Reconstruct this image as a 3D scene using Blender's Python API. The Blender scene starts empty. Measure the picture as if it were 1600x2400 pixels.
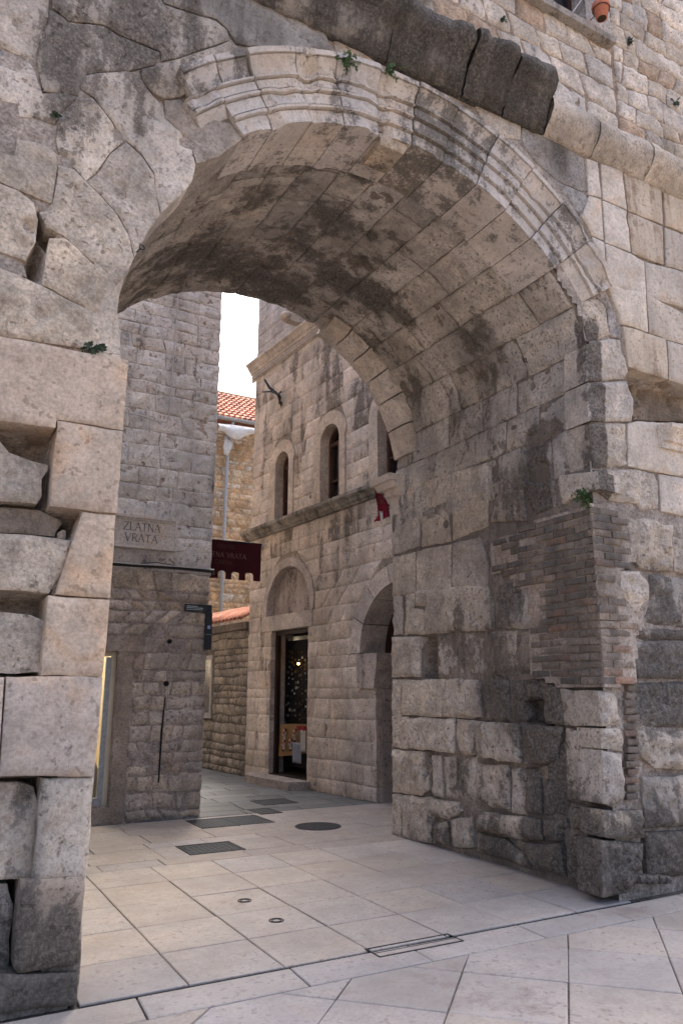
import bpy, math, random
import numpy as np
from mathutils import Matrix, Vector
from mathutils.geometry import delaunay_2d_cdt

sc = bpy.context.scene
R = math.radians
random.seed(7)
RNG = np.random.default_rng(11)

# ------------------------------------------------------------------ camera
F_PX, PPX, PPY, EYE = 1764.0, 800.0, 1200.0, 1.6      # photograph is 1600 x 2400
PITCH, YAW = math.atan(.2394), R(28.96)
FW = np.array([math.sin(YAW)*math.cos(PITCH), math.cos(YAW)*math.cos(PITCH), math.sin(PITCH)])
RT = np.array([math.cos(YAW), -math.sin(YAW), 0.0])
UP = np.cross(RT, FW)
CAM = np.array([0, 0, EYE])
cam = bpy.data.cameras.new('camera')
cam.sensor_fit = 'VERTICAL'; cam.sensor_height = 36; cam.sensor_width = 24
cam.lens = 36*F_PX/2400; cam.clip_start = .05; cam.clip_end = 3000
cam_ob = bpy.data.objects.new('camera', cam); sc.collection.objects.link(cam_ob)
M = Matrix.Identity(4)
for i in range(3):
    M[i][0], M[i][1], M[i][2], M[i][3] = RT[i], UP[i], -FW[i], CAM[i]
cam_ob.matrix_world = M
sc.camera = cam_ob

# ------------------------------------------------------------------ sky, sun, exposure
SUN_EL, SUN_AZ = 56, 45          # azimuth: degrees clockwise from +Y (the passage direction)
world = bpy.data.worlds.new('World'); sc.world = world; world.use_nodes = True
wn = world.node_tree.nodes; wl = world.node_tree.links
bg = wn['Background']
sky = wn.new('ShaderNodeTexSky'); sky.sky_type = 'NISHITA'; sky.sun_disc = False
sky.sun_elevation = R(SUN_EL); sky.sun_rotation = R(SUN_AZ)
sky.air_density = 0.75; sky.dust_density = 9.0; sky.ozone_density = 1.0; sky.altitude = 10
wl.new(sky.outputs[0], bg.inputs[0]); bg.inputs[1].default_value = 0.15
sun = bpy.data.lights.new('sun', 'SUN'); sun.energy = 1.3; sun.angle = R(30); sun.color = (1, .93, .85)
sun_ob = bpy.data.objects.new('sun', sun); sc.collection.objects.link(sun_ob)
sd = Vector((math.sin(R(SUN_AZ))*math.cos(R(SUN_EL)), math.cos(R(SUN_AZ))*math.cos(R(SUN_EL)), math.sin(R(SUN_EL))))
sun_ob.rotation_euler = sd.to_track_quat('Z', 'Y').to_euler()
sc.view_settings.view_transform = 'Standard'; sc.view_settings.look = 'None'
sc.view_settings.gamma = 1; sc.view_settings.use_curve_mapping = False
sc.view_settings.exposure = 1.95
sc.cycles.max_bounces = 6; sc.cycles.diffuse_bounces = 4; sc.cycles.glossy_bounces = 2; sc.cycles.use_adaptive_sampling = True; sc.cycles.adaptive_threshold = .02
sc.cycles.use_denoising = True

# ------------------------------------------------------------------ geometry helpers
CROPS = dict(s=(0, 0, 1), d=(0, 0, .98), c1=(0, 0, 1.96), c2=(800, 0, 1.96), c3=(0, 700, 2.94), c4=(200, 650, 2.0907),
             c5=(850, 650, 2.0907), c6=(200, 1300, 2.0907), c7=(850, 1350, 2.0907), k3=(450, 900, 7.84), k4=(450, 1230, 7.84),
             k5=(560, 1380, 4.705), k6=(840, 1080, 11.2), k7=(1200, 0, 3.92), k8=(180, 1380, 4.056), k10=(560, 700, 3.92),
             k11=(1200, 600, 3.92), k12=(1300, 1150, 4.703), k13=(0, 1750, 3.619))
def ray(c, x, y):
    a, b, s = CROPS[c]; x = a+x/s; y = b+y/s
    return FW*F_PX+RT*(x-PPX)-UP*(y-PPY)
def hit(c, x, y, p, n):
    d = ray(c, x, y); return CAM+d*(np.dot(np.asarray(p)-CAM, n)/np.dot(d, n))

def _hash(i, j, k):
    h = (i*374761393+j*668265263+k*2147483647+12345) & 0xffffffff
    h = ((h ^ (h >> 13))*1274126177) & 0xffffffff
    return ((h ^ (h >> 16)) & 0xffff)/65535.0
def vnoise(P):
    P = np.asarray(P, float); I = np.floor(P).astype(np.int64); f = P-I; f = f*f*(3-2*f); o = 0
    for dx in (0, 1):
        wx = f[:, 0] if dx else 1-f[:, 0]
        for dy in (0, 1):
            wy = f[:, 1] if dy else 1-f[:, 1]
            for dz in (0, 1):
                wz = f[:, 2] if dz else 1-f[:, 2]
                o = o+wx*wy*wz*_hash(I[:, 0]+dx, I[:, 1]+dy, I[:, 2]+dz)
    return o*2-1
def fbm(P, scale=1.0, octv=4, gain=.5):
    P = np.asarray(P, float)*scale; a = 1; s = 0
    for o in range(octv):
        s = s+a*vnoise(P+17.3*o); P = P*2.03; a *= gain
    return s

COL = sc.collection
def mesh_obj(name, verts, faces, mat=None, parent=None, smooth=False, color=None):
    me = bpy.data.meshes.new(name)
    me.from_pydata([tuple(v) for v in verts], [], [tuple(f) for f in faces])
    if smooth: me.polygons.foreach_set('use_smooth', [True]*len(me.polygons))
    me.update()
    return link(name, me, mat, parent, color)
def link(name, me, mat=None, parent=None, color=None):
    o = bpy.data.objects.new(name, me)
    if mat and not me.materials: me.materials.append(mat)
    if color is not None: o.color = color
    COL.objects.link(o)
    if parent is not None: o.parent = parent
    return o
def tag(o, label=None, cat=None, group=None, kind=None):
    for k, v in (('label', label), ('category', cat), ('group', group), ('kind', kind)):
        if v: o[k] = v
    return o
def thing(name, label, cat, group=None):
    o = bpy.data.objects.new(name, None); COL.objects.link(o); o.empty_display_size = .1
    return tag(o, label, cat, group)

class MB:
    """collects simple shapes into one mesh"""
    def __init__(s): s.v = []; s.f = []
    def add(s, v, f):
        b = len(s.v); s.v += [tuple(p) for p in v]; s.f += [tuple(i+b for i in q) for q in f]; return s
    def box(s, a, b, fr=None):
        x0, y0, z0 = a; x1, y1, z1 = b
        P = [(x0, y0, z0), (x1, y0, z0), (x1, y1, z0), (x0, y1, z0), (x0, y0, z1), (x1, y0, z1), (x1, y1, z1), (x0, y1, z1)]
        if fr: P = [fr(*p) for p in P]
        return s.add(P, [(0, 3, 2, 1), (4, 5, 6, 7), (0, 1, 5, 4), (1, 2, 6, 5), (2, 3, 7, 6), (3, 0, 4, 7)])
    def tube(s, pts, r, n=8, cap=True):
        pts = [Vector(p) for p in pts]; rings = []
        for i, p in enumerate(pts):
            t = (pts[min(i+1, len(pts)-1)]-pts[max(i-1, 0)]).normalized()
            a = t.orthogonal().normalized() if abs(t.z) > .9 else t.cross(Vector((0, 0, 1))).normalized(); b = t.cross(a)
            rr = r[i] if hasattr(r, '__len__') else r
            rings.append([p+a*math.cos(2*math.pi*k/n)*rr+b*math.sin(2*math.pi*k/n)*rr for k in range(n)])
        v = [q for g in rings for q in g]; f = []
        for i in range(len(pts)-1):
            for k in range(n): f.append((i*n+k, i*n+(k+1) % n, (i+1)*n+(k+1) % n, (i+1)*n+k))
        if cap: f += [tuple(range(n))[::-1], tuple((len(pts)-1)*n+k for k in range(n))]
        return s.add(v, f)
    def lathe(s, prof, c, n=24, fr=None):
        v = [(c[0]+r*math.cos(2*math.pi*k/n), c[1]+r*math.sin(2*math.pi*k/n), c[2]+z) for r, z in prof for k in range(n)]
        f = [(i*n+k, i*n+(k+1) % n, (i+1)*n+(k+1) % n, (i+1)*n+k) for i in range(len(prof)-1) for k in range(n)]
        return s.add(v, f)
    def prism(s, poly, w0, w1, fr):
        """poly in (u,v) extruded from w0 to w1 through mapping fr(u,v,w)"""
        n = len(poly); v = [fr(u, q, w0) for u, q in poly]+[fr(u, q, w1) for u, q in poly]
        f = [tuple(range(n)), tuple(range(2*n-1, n-1, -1))]+[(i, i+n, (i+1) % n+n, (i+1) % n) for i in range(n)]
        return s.add(v, f)
    def build(s, name, mat, parent=None, smooth=False, color=None):
        return mesh_obj(name, s.v, s.f, mat, parent, smooth, color)

# ---- surfaces: each maps (u, v, w) -> xyz, w towards the viewer
YF, YB = 4.58, 7.84
class Plane:
    def __init__(s, o, du, n): s.o = np.array(o, float); s.du = np.array(du, float); s.n = np.array(n, float)
    def m(s, u, v, w):
        u = np.asarray(u, float); v = np.asarray(v, float); w = np.asarray(w, float)
        P = s.o+u[..., None]*s.du+w[..., None]*s.n; P[..., 2] += v; return P
    def p(s, u, v, w): return tuple(s.m(np.float64(u), np.float64(v), np.float64(w)))
    def px(s, c, x, y):
        q = hit(c, x, y, s.o, s.n); return (float(np.dot(q-s.o, s.du)), float(q[2]-s.o[2]))
    def poly(s, c, *pts): return [s.px(c, *q) for q in pts]
FRONT = Plane((0, YF, 0), (1, 0, 0), (0, -1, 0))
LBF = Plane((0, 10.2, 0), (1, 0, 0), (0, -1, 0))
FARF = Plane((0, 24.0, 0), (1, 0, 0), (0, -1, 0))
AR = R(4.95)
RBF = Plane((6.2, 9.9, 0), (-math.sin(AR), math.cos(AR), 0), (-math.cos(AR), -math.sin(AR), 0))
ACX, ACZ, AR_IN, AR_OUT = 3.136, 3.944, 2.24, 2.88

# passage profile (x,z) from the right foot over the vault to the left foot, at the front and at the back
def prof(front):
    if front:
        a = [(5.03, -.1), (5.03, 1.7), (5.06, 2.5), (5.09, 3.2), (5.12, 4.0), (5.16, 4.4), (5.18, 4.7), (5.15, 4.95), (5.06, 5.15)]
        c, r, t0, t1 = (ACX, ACZ), AR_IN+.01, 37, 176
        b = [(.88, 4.0), (.93, 3.7), (.95, 3.3), (.95, -.1)]
    else:
        a = [(5.04, -.1), (5.04, 1.7), (5.04, 2.5), (5.05, 3.2), (5.08, 4.0), (5.14, 4.4), (5.17, 4.7), (5.13, 5.0), (5.03, 5.25)]
        c, r, t0, t1 = (3.10, 3.98), 2.31, 37, 176
        b = [(.80, 4.0), (.88, 3.7), (.93, 3.3), (.95, -.1)]
    arc = [(c[0]+r*math.cos(R(t)), c[1]+r*math.sin(R(t))) for t in np.linspace(t0, t1, 40)]
    return np.array(a+arc+b)
PF, PB = prof(True), prof(False)
PV = np.concatenate([[0], np.cumsum(np.hypot(*np.diff(PF, axis=0).T))])-.1     # arc length, 0 at the ground
class Passage:
    def m(s, u, v, w):
        u = np.asarray(u, float); v = np.asarray(v, float); w = np.asarray(w, float); t = (u-YF)/(YB-YF)
        def at(vv):
            return [np.interp(vv, PV, PF[:, i])*(1-t)+np.interp(vv, PV, PB[:, i])*t for i in (0, 1)]
        x, z = at(v); e = .06
        xa, za = at(v-e); xb, zb = at(v+e); tx, tz = xb-xa, zb-za; L = np.hypot(tx, tz)+1e-9
        return np.stack([x-tz/L*w, u+0*v, z+tx/L*w], -1)
    def p(s, u, v, w): return tuple(s.m(np.float64(u), np.float64(v), np.float64(w)))
    def px(s, c, x, y):
        q = hit(c, x, y, (5.05, 0, 0), (1, 0, 0)); return (float(q[1]), float(q[2]))
    def poly(s, c, *pts): return [s.px(c, *q) for q in pts]
    def v_of_angle(s, deg):
        p = np.array([ACX+AR_IN*math.cos(R(deg)), ACZ+AR_IN*math.sin(R(deg))])
        return float(PV[np.argmin(np.hypot(*(PF-p).T))])
PASS = Passage()
# finer lookup for v_of_angle
_vv = np.linspace(PV[0], PV[-1], 2000)
_pf = np.stack([np.interp(_vv, PV, PF[:, 0]), np.interp(_vv, PV, PF[:, 1])], 1)
def v_ang(deg):
    return float(_vv[np.argmin(np.abs((np.degrees(np.arctan2(_pf[:, 1]-ACZ, _pf[:, 0]-ACX)) % 360)-deg))])

def seg_dist(P, A, B):
    """distance of points P (n,2) to the nearest of segments A->B (m,2)"""
    d = B-A; L = (d*d).sum(1)+1e-12
    t = np.clip(((P[:, None]-A)*d).sum(2)/L, 0, 1)
    return np.sqrt(((P[:, None]-(A+t[..., None]*d))**2).sum(2)).min(1)
def inside(P, poly):
    x, y = P[:, 0], P[:, 1]; r = np.zeros(len(P), bool); n = len(poly)
    for i in range(n):
        x0, y0 = poly[i]; x1, y1 = poly[(i+1) % n]
        c = ((y0 > y) != (y1 > y)) & (x < (x1-x0)*(y-y0)/((y1-y0) if y1 != y0 else 1e-12)+x0); r ^= c
    return r
def area(p):
    p = np.asarray(p); return .5*float(np.sum(p[:, 0]*np.roll(p[:, 1], -1)-np.roll(p[:, 0], -1)*p[:, 1]))
def inset(poly, g):
    p = np.asarray(poly, float)
    if area(p) < 0: p = p[::-1]
    n = len(p); out = []
    for i in range(n):
        a, b, c = p[i-1], p[i], p[(i+1) % n]
        e1 = b-a; e2 = c-b; e1 = e1/(np.linalg.norm(e1)+1e-9); e2 = e2/(np.linalg.norm(e2)+1e-9)
        n1 = np.array([-e1[1], e1[0]]); n2 = np.array([-e2[1], e2[0]]); m = n1+n2; q = max(.35, 1+np.dot(n1, n2))
        out.append(b+m/q*g)
    return np.array(out)

CRUST_SHADE = []          # black crust patches and painted hollow shade on the gate: centre, radius, strength
CAV = []           # broken-out hollows: centre, radius, depth
def crust_shade(P):
    s = np.zeros(len(P))
    for c, r, k in CRUST_SHADE:
        d = P-c; s += k*np.exp(-(d[:, 0]**2+d[:, 1]**2+.55*d[:, 2]**2)/(r*r))
    return s
def stone(name, poly, srf, mat, parent, color, depth=.14, w0=0.0, rough=.012, edge=.03, rnd=.02, gap=.005, res=.05, jag=.006,
          rscale=11.0, tilt=0.0):
    """one dressed or broken block: a polygon on a surface, with rounded arrises, an uneven face and real depth"""
    p = inset(poly, gap); n = len(p); B = []
    for i in range(n):
        a, b = p[i], p[(i+1) % n]; k = max(1, int(np.linalg.norm(b-a)/res))
        for j in range(k): B.append(a+(b-a)*j/k)
    B = np.array(B)
    if jag > 0:
        q = np.c_[B*9, np.full(len(B), random.random()*50)]
        B = B+np.c_[vnoise(q), vnoise(q+31.7)]*jag
    N = len(B); A2, B2 = B, np.roll(B, -1, 0)
    t = np.roll(B, -1, 0)-np.roll(B, 1, 0); t /= (np.linalg.norm(t, axis=1)[:, None]+1e-9)
    ring = B+np.c_[-t[:, 1], t[:, 0]]*edge*.55
    lo, hi = B.min(0), B.max(0)
    gu, gv = np.meshgrid(np.arange(lo[0]+res*.5, hi[0], res), np.arange(lo[1]+res*.5, hi[1], res*.9))
    G = np.c_[gu.ravel(), gv.ravel()]
    if len(G): G = G+RNG.uniform(-.22, .22, G.shape)*res
    keep = []
    rk = inside(ring, B) & (seg_dist(ring, A2, B2) > edge*.4); keep.append(ring[rk])
    if len(G):
        gk = inside(G, B); G = G[gk]
        if len(G): keep.append(G[seg_dist(G, A2, B2) > max(edge*.55+res*.35, res*.5)])
    I = np.concatenate(keep) if keep else np.zeros((0, 2))
    P = np.concatenate([B, I]); vs, es, fs, *_ = delaunay_2d_cdt([Vector(q) for q in P], [(i, (i+1) % N) for i in range(N)], [], 1, 1e-5)
    P = np.array([(q.x, q.y) for q in vs]); d = seg_dist(P, A2, B2)
    cen = P.mean(0)
    w = w0-rnd*np.clip(1-d/edge, 0, 1)**2
    X3 = srf.m(P[:, 0], P[:, 1], np.zeros(len(P)))
    amp = np.clip(d/(edge*.8), .35, 1)
    w = w+rough*amp*fbm(X3, rscale, 5, .6)+(P-cen) @ (RNG.uniform(-1, 1, 2)*tilt)
    if CAV and srf in (FRONT, PASS):
        for c, r, k in CAV:
            q = X3-c; dd = np.sqrt((q*q).sum(1))/r
            if dd.min() < 1.3: w = w-k*np.clip(1.25-dd*(1+.25*vnoise(X3*14)), 0, 1)**.7
    V = srf.m(P[:, 0], P[:, 1], w)
    # outline for the sides
    cnt = {}
    for f in fs:
        for a, b in zip(f, list(f[1:])+[f[0]]): cnt[(a, b)] = 1
    bd = [(a, b) for (a, b) in cnt if (b, a) not in cnt]
    ids = sorted({a for e in bd for a in e}); mp = {a: i for i, a in enumerate(ids)}
    base = len(V)
    side_t = V[ids]; side_b = srf.m(P[ids, 0], P[ids, 1], np.full(len(ids), w0-depth))
    allv = np.concatenate([V, side_t, side_b]); L = len(ids)
    # orient faces outward
    f0 = fs[0]; nrm = np.cross(V[f0[1]]-V[f0[0]], V[f0[2]]-V[f0[0]])
    out = srf.m(P[f0[0]:f0[0]+1, 0], P[f0[0]:f0[0]+1, 1], np.array([1.0]))[0]-srf.m(P[f0[0]:f0[0]+1, 0], P[f0[0]:f0[0]+1, 1], np.array([0.0]))[0]
    flip = np.dot(nrm, out) < 0
    faces = [tuple(f[::-1]) if flip else tuple(f) for f in fs]
    for a, b in bd:
        i, j = mp[a], mp[b]; q = (base+j, base+i, base+L+i, base+L+j)
        faces.append(q[::-1] if flip else q)
    me = bpy.data.meshes.new(name); me.from_pydata(allv.tolist(), [], faces)
    sm = np.zeros(len(faces), bool); sm[:len(fs)] = True
    me.polygons.foreach_set('use_smooth', sm.tolist()); me.update()
    if CRUST_SHADE and srf in (FRONT, PASS):
        me.attributes.new('crust_shade', 'FLOAT', 'POINT').data.foreach_set('value', crust_shade(allv))
    return link(name, me, mat, parent, color)

def sheet(name, srf, u0, u1, v0, v1, res, wfun, keep, mat, parent, color, smooth=True):
    """mortar bed: a height field over a surface"""
    nu = max(2, int((u1-u0)/res)+1); nv = max(2, int((v1-v0)/res)+1)
    U, Vv = np.meshgrid(np.linspace(u0, u1, nu), np.linspace(v0, v1, nv)); P = np.c_[U.ravel(), Vv.ravel()]
    X = srf.m(P[:, 0], P[:, 1], np.zeros(len(P)))
    V = srf.m(P[:, 0], P[:, 1], wfun(P)+.008*fbm(X, 6, 3))
    idx = np.arange(nu*nv).reshape(nv, nu)
    Q = np.stack([idx[:-1, :-1], idx[:-1, 1:], idx[1:, 1:], idx[1:, :-1]], -1).reshape(-1, 4)
    cen = P[Q].mean(1); Q = Q[keep(cen)]
    used = np.unique(Q); mp = -np.ones(len(V), int); mp[used] = np.arange(len(used))
    return mesh_obj(name, V[used].tolist(), mp[Q].tolist(), mat, parent, smooth, color)

def vary(c, a=.1, crust=0.0, hue=.03):
    k = 1+random.uniform(-a, a); h = random.uniform(-hue, hue)
    return (min(.9, c[0]*k*(1+h*.5)), min(.9, c[1]*k), min(.9, c[2]*k*(1-h)), max(0, min(1, crust)))

def courses(name, srf, u0, u1, rows, lens, mat, parent, col, blockers=(), crust=0, crust_j=.15, jv=.0, ju=.0, first=None, skip=None, corner=None, var=.09, wj=0, **kw):
    """coursed masonry between u0 and u1; rows = list of v levels; blockers(v) -> (umin, umax) kept free"""
    lev = []; w0b = kw.get('w0', 0)
    for r in rows:
        ph = random.random()*99
        lev.append((lambda r, ph: (lambda u: r+jv*float(vnoise(np.array([[u*2.1, ph, 0]]))[0])))(r, ph))
    out = []
    for k in range(len(rows)-1):
        vb, vt = rows[k], rows[k+1]; segs = [((u0, u0), (u1, u1))]
        for b in blockers:
            nb, nt, mid = b(vb+.001), b(vt-.001), b((vb+vt)/2)
            if nb is None and nt is None and mid is None: continue
            z = mid or nb or nt; nb = nb or z; nt = nt or z; res = []
            for (lb, lt), (rb, rt) in segs:
                if max(nb[1], nt[1]) > min(lb, lt) and min(nb[0], nt[0]) < max(rb, rt):
                    if min(nb[0], nt[0]) > min(lb, lt)+.03: res.append(((lb, lt), (nb[0], nt[0])))
                    if max(nb[1], nt[1]) < max(rb, rt)-.03: res.append(((nb[1], nt[1]), (rb, rt)))
                else: res.append(((lb, lt), (rb, rt)))
            segs = res
        for (lb, lt), (rb, rt) in segs:
            cb, ct = lb, lt; start = True; lim = rb-corner(k) if corner and rb == u1 else None
            while True:
                L = random.uniform(*lens)
                if start and first: L = first(k)
                if start and not first and lb == u0: L *= random.uniform(.5, 1)
                nb, nt = cb+L, ct+L
                if lim is not None and cb >= lim-1e-6: nb, nt = rb, rt
                elif lim is not None and lim-nb < lens[0]*.6: nb, nt = max(lim, cb+.05), max(lim, ct+.05)
                elif rb-nb < lens[0]*.6 or rt-nt < lens[0]*.6: nb, nt = rb, rt
                else:
                    s = random.uniform(-ju, ju); nb += s; nt -= s*.6
                poly = [(cb, lev[k](cb)), ((cb+nb)/2, lev[k]((cb+nb)/2)), (nb, lev[k](nb)), (nt, lev[k+1](nt)), ((ct+nt)/2, lev[k+1]((ct+nt)/2)), (ct, lev[k+1](ct))]
                if not (skip and skip(poly)) and min(nb-cb, nt-ct) > -.02 and max(nb-cb, nt-ct) > .03:
                    c = col() if callable(col) else col
                    cr = crust(sum(q[0] for q in poly)/6, sum(q[1] for q in poly)/6) if callable(crust) else crust
                    if wj: kw['w0'] = w0b+random.uniform(-wj, wj)
                    out.append(stone(name, poly, srf, mat, parent, vary(c, var, cr+random.uniform(-crust_j, crust_j)), **kw))
                if nb >= rb-1e-6: break
                cb, ct = nb, nt; start = False
    return out

# ------------------------------------------------------------------ materials
def nodes_of(name):
    m = bpy.data.materials.new(name); m.use_nodes = True; nt = m.node_tree
    return m, nt, nt.nodes['Principled BSDF']
class NG:
    def __init__(s, nt): s.nt = nt
    def n(s, t, **k):
        q = s.nt.nodes.new(t)
        for a, b in k.items(): setattr(q, a, b)
        return q
    def inp(s, node, i, v):
        if isinstance(v, bpy.types.NodeSocket): s.nt.links.new(v, node.inputs[i])
        else: node.inputs[i].default_value = v
    def math(s, op, a, b=0.0, c=None, clamp=False):
        q = s.n('ShaderNodeMath', operation=op, use_clamp=clamp); s.inp(q, 0, a); s.inp(q, 1, b)
        if c is not None: s.inp(q, 2, c)
        return q.outputs[0]
    def noise(s, vec, scale, detail=5, rough=.55, dist=0):
        q = s.n('ShaderNodeTexNoise'); s.inp(q, 'Vector', vec); s.inp(q, 'Scale', scale); s.inp(q, 'Detail', detail); s.inp(q, 'Roughness', rough); s.inp(q, 'Distortion', dist)
        return q.outputs[0]
    def vmul(s, vec, k):
        q = s.n('ShaderNodeVectorMath', operation='MULTIPLY'); s.inp(q, 0, vec); s.inp(q, 1, k); return q.outputs[0]
    def vadd(s, vec, k):
        q = s.n('ShaderNodeVectorMath', operation='ADD'); s.inp(q, 0, vec); s.inp(q, 1, k); return q.outputs[0]
    def ramp(s, v, a, b, lo=0.0, hi=1.0, smooth=True):
        q = s.n('ShaderNodeMapRange', interpolation_type='SMOOTHSTEP' if smooth else 'LINEAR'); s.inp(q, 0, v); s.inp(q, 1, a); s.inp(q, 2, b); s.inp(q, 3, lo); s.inp(q, 4, hi)
        return q.outputs[0]
    def mix(s, f, a, b, mode='MIX'):
        q = s.n('ShaderNodeMix', data_type='RGBA', blend_type=mode); s.inp(q, 0, f); s.inp(q, 6, a); s.inp(q, 7, b); return q.outputs[2]
    def bump(s, h, strength, dist):
        q = s.n('ShaderNodeBump'); s.inp(q, 'Strength', strength); s.inp(q, 'Distance', dist); s.inp(q, 'Height', h); return q.outputs[0]

def stone_mat(name, bump=.6, dist=.02, pits=.5, mott=.35, crust_col=(.046, .039, .033, 1), ochre=.32, rough=.9, grain=1.0, streak=(2.8, 2.8, .55), fine=1.0, stripe=False):
    m, nt, bs = nodes_of(name); g = NG(nt)
    pos = g.n('ShaderNodeNewGeometry').outputs['Position']; oi = g.n('ShaderNodeObjectInfo')
    off = g.n('ShaderNodeCombineXYZ'); g.inp(off, 0, g.math('MULTIPLY', oi.outputs['Random'], 7.0)); g.inp(off, 2, g.math('MULTIPLY', oi.outputs['Random'], 3.0))
    lp = g.vadd(pos, off.outputs[0])
    n1 = g.noise(pos, 1.7, 3, .62); n2 = g.noise(lp, 8*fine, 7, .74, .3); n3 = g.noise(pos, 40*fine, 3, .75); n4 = g.noise(lp, 3.0, 2, .6, .6)
    base = g.mix(1.0, oi.outputs['Color'], g.mix(g.ramp(n1, .3, .7), (1-mott, 1-mott, 1-mott, 1), (1+mott*.55, 1+mott*.53, 1+mott*.5, 1)), 'MULTIPLY')
    base = g.mix(1.0, base, g.mix(g.ramp(n2, .3, .7), (1-.40*grain, 1-.41*grain, 1-.42*grain, 1), (1+.2*grain,)*3+(1,)), 'MULTIPLY')
    base = g.mix(1.0, base, g.mix(g.ramp(n3, .32, .68), (1-.36*grain, 1-.38*grain, 1-.40*grain, 1), (1+.24*grain,)*3+(1,)), 'MULTIPLY')
    base = g.mix(g.math('MULTIPLY', g.ramp(n4, .5, .72), ochre), base, g.mix(1.0, base, (1.08, .86, .64, 1), 'MULTIPLY'))
    # black crust in runs down the stone: amount from the object's alpha
    sn = g.noise(g.vmul(pos, streak), 1.3, 6, .68, .2)
    val = g.math('ADD', g.math('MULTIPLY', sn, .85), g.math('MULTIPLY', n2, .75)); val = g.math('MULTIPLY_ADD', n3, .55, val); val = g.math('SUBTRACT', val, .575)
    sx = g.n('ShaderNodeSeparateXYZ'); g.inp(sx, 0, pos)
    at = g.n('ShaderNodeAttribute', attribute_name='crust_shade')
    thr = g.math('MULTIPLY_ADD', g.math('ADD', oi.outputs['Alpha'], at.outputs['Fac']), -.60, .765)
    if stripe:   # the run-off stain below the broken end of the arch moulding
        wob = g.math('MULTIPLY_ADD', n2, .10, -.05)
        dx = g.math('ABSOLUTE', g.math('SUBTRACT', g.math('ADD', sx.outputs[0], wob), g.math('MULTIPLY_ADD', sx.outputs[2], .03, 5.09)))
        m1 = g.math('MULTIPLY', g.ramp(dx, .06, .13, 1, 0), g.ramp(sx.outputs[1], 4.66, 4.72, 1, 0))
        m1 = g.math('MULTIPLY', m1, g.math('MULTIPLY', g.ramp(sx.outputs[2], 3.1, 3.3), g.ramp(sx.outputs[2], 4.9, 5.2, 1, 0)))
        thr = g.math('SUBTRACT', thr, g.math('MULTIPLY', m1, .40))
    msk = g.ramp(g.math('SUBTRACT', val, thr), -.05, .10, 0, 1)
    ccol = g.mix(g.ramp(n3, .38, .68), g.mix(g.ramp(n2, .35, .7), crust_col, tuple(x*2.2 for x in crust_col[:3])+(1,)), g.mix(.8, base, tuple(x*2.3 for x in crust_col[:3])+(1,)))
    base = g.mix(g.math('MULTIPLY', msk, .9), base, ccol)
    pit = g.ramp(g.noise(lp, 24*fine, 1, .5), .62, .70, 0, 1)
    pit2 = g.math('MULTIPLY', pit, g.ramp(n1, .38, .58))
    base = g.mix(g.math('MULTIPLY', pit2, pits), base, g.mix(1.0, base, (.36, .32, .29, 1), 'MULTIPLY'))
    nt.links.new(base, bs.inputs['Base Color']); bs.inputs['Roughness'].default_value = rough
    bs.inputs['Specular IOR Level'].default_value = .25
    h = g.math('ADD', g.math('MULTIPLY', n2, .55), g.math('MULTIPLY', n3, .25)); h = g.math('SUBTRACT', h, g.math('MULTIPLY', pit2, .35*pits))
    nt.links.new(g.bump(h, bump, dist), bs.inputs['Normal'])
    return m
def plain(name, col, rough=.6, metal=0, bump=0, scale=30, var=.15, emit=None, spec=.3):
    m, nt, bs = nodes_of(name); g = NG(nt)
    pos = g.n('ShaderNodeNewGeometry').outputs['Position']; n = g.noise(pos, scale, 5, .6)
    c = g.mix(g.ramp(n, .3, .7), tuple(x*(1-var) for x in col)+(1,), tuple(min(1, x*(1+var)) for x in col)+(1,))
    nt.links.new(c, bs.inputs['Base Color']); bs.inputs['Roughness'].default_value = rough; bs.inputs['Metallic'].default_value = metal
    bs.inputs['Specular IOR Level'].default_value = spec
    if bump: nt.links.new(g.bump(n, bump, .01), bs.inputs['Normal'])
    if emit:
        bs.inputs['Emission Color'].default_value = tuple(emit[:3])+(1,); bs.inputs['Emission Strength'].default_value = emit[3]
    return m
MAT_ROUGH = stone_mat('rough_limestone', 1.0, .03, .6, .30, stripe=True, grain=.72, ochre=.16)
MAT_ASHLAR = stone_mat('weathered_ashlar', .8, .018, .6, .26, grain=.62, ochre=.25)
MAT_TOWER = stone_mat('grey_tower_stone', 1.0, .025, .5, .22, grain=.6, ochre=.15)
MAT_SMOOTH = stone_mat('new_cut_limestone', .5, .010, .5, .16, ochre=.5, grain=.5)
MAT_CRUST = stone_mat('black_crusted_stone', 1.0, .03, .3, .35, (.024, .022, .02, 1))
MAT_MOULD = stone_mat('carved_limestone', .5, .010, .5, .16, (.05, .046, .042, 1), ochre=.25, grain=.45, streak=(2.6, 2.6, .6))
MAT_STREAK = stone_mat('streaked_ashlar', .5, .012, .5, .16, (.13, .088, .058, 1), ochre=.35, grain=.5, streak=(4.2, 4.2, .35))
MAT_BRICK = stone_mat('old_brick', .8, .012, .4, .35, (.06, .054, .048, 1), ochre=.1, fine=1.6)
MAT_MORTAR = stone_mat('lime_mortar', .7, .012, .35, .28, ochre=.3)
MAT_PAVE = stone_mat('paving_limestone', .25, .005, .4, .13, (.13, .11, .10, 1), ochre=.16, rough=.58, grain=.28, streak=(.9, .9, .9))
MAT_FAR = stone_mat('sunlit_honey_rubble', .9, .02, .4, .3, ochre=.8)
MAT_TILE = stone_mat('terracotta', .4, .006, .3, .3, (.12, .06, .045, 1), ochre=.2)
MAT_IRON = plain('dark_iron', (.035, .037, .04), .55, .6, .4, 40, .4)
MAT_GRATE = plain('cast_iron', (.05, .056, .062), .6, .3, .5, 60, .3)
MAT_SLOT = plain('slot_shadow', (.012, .012, .013), .8)
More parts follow.
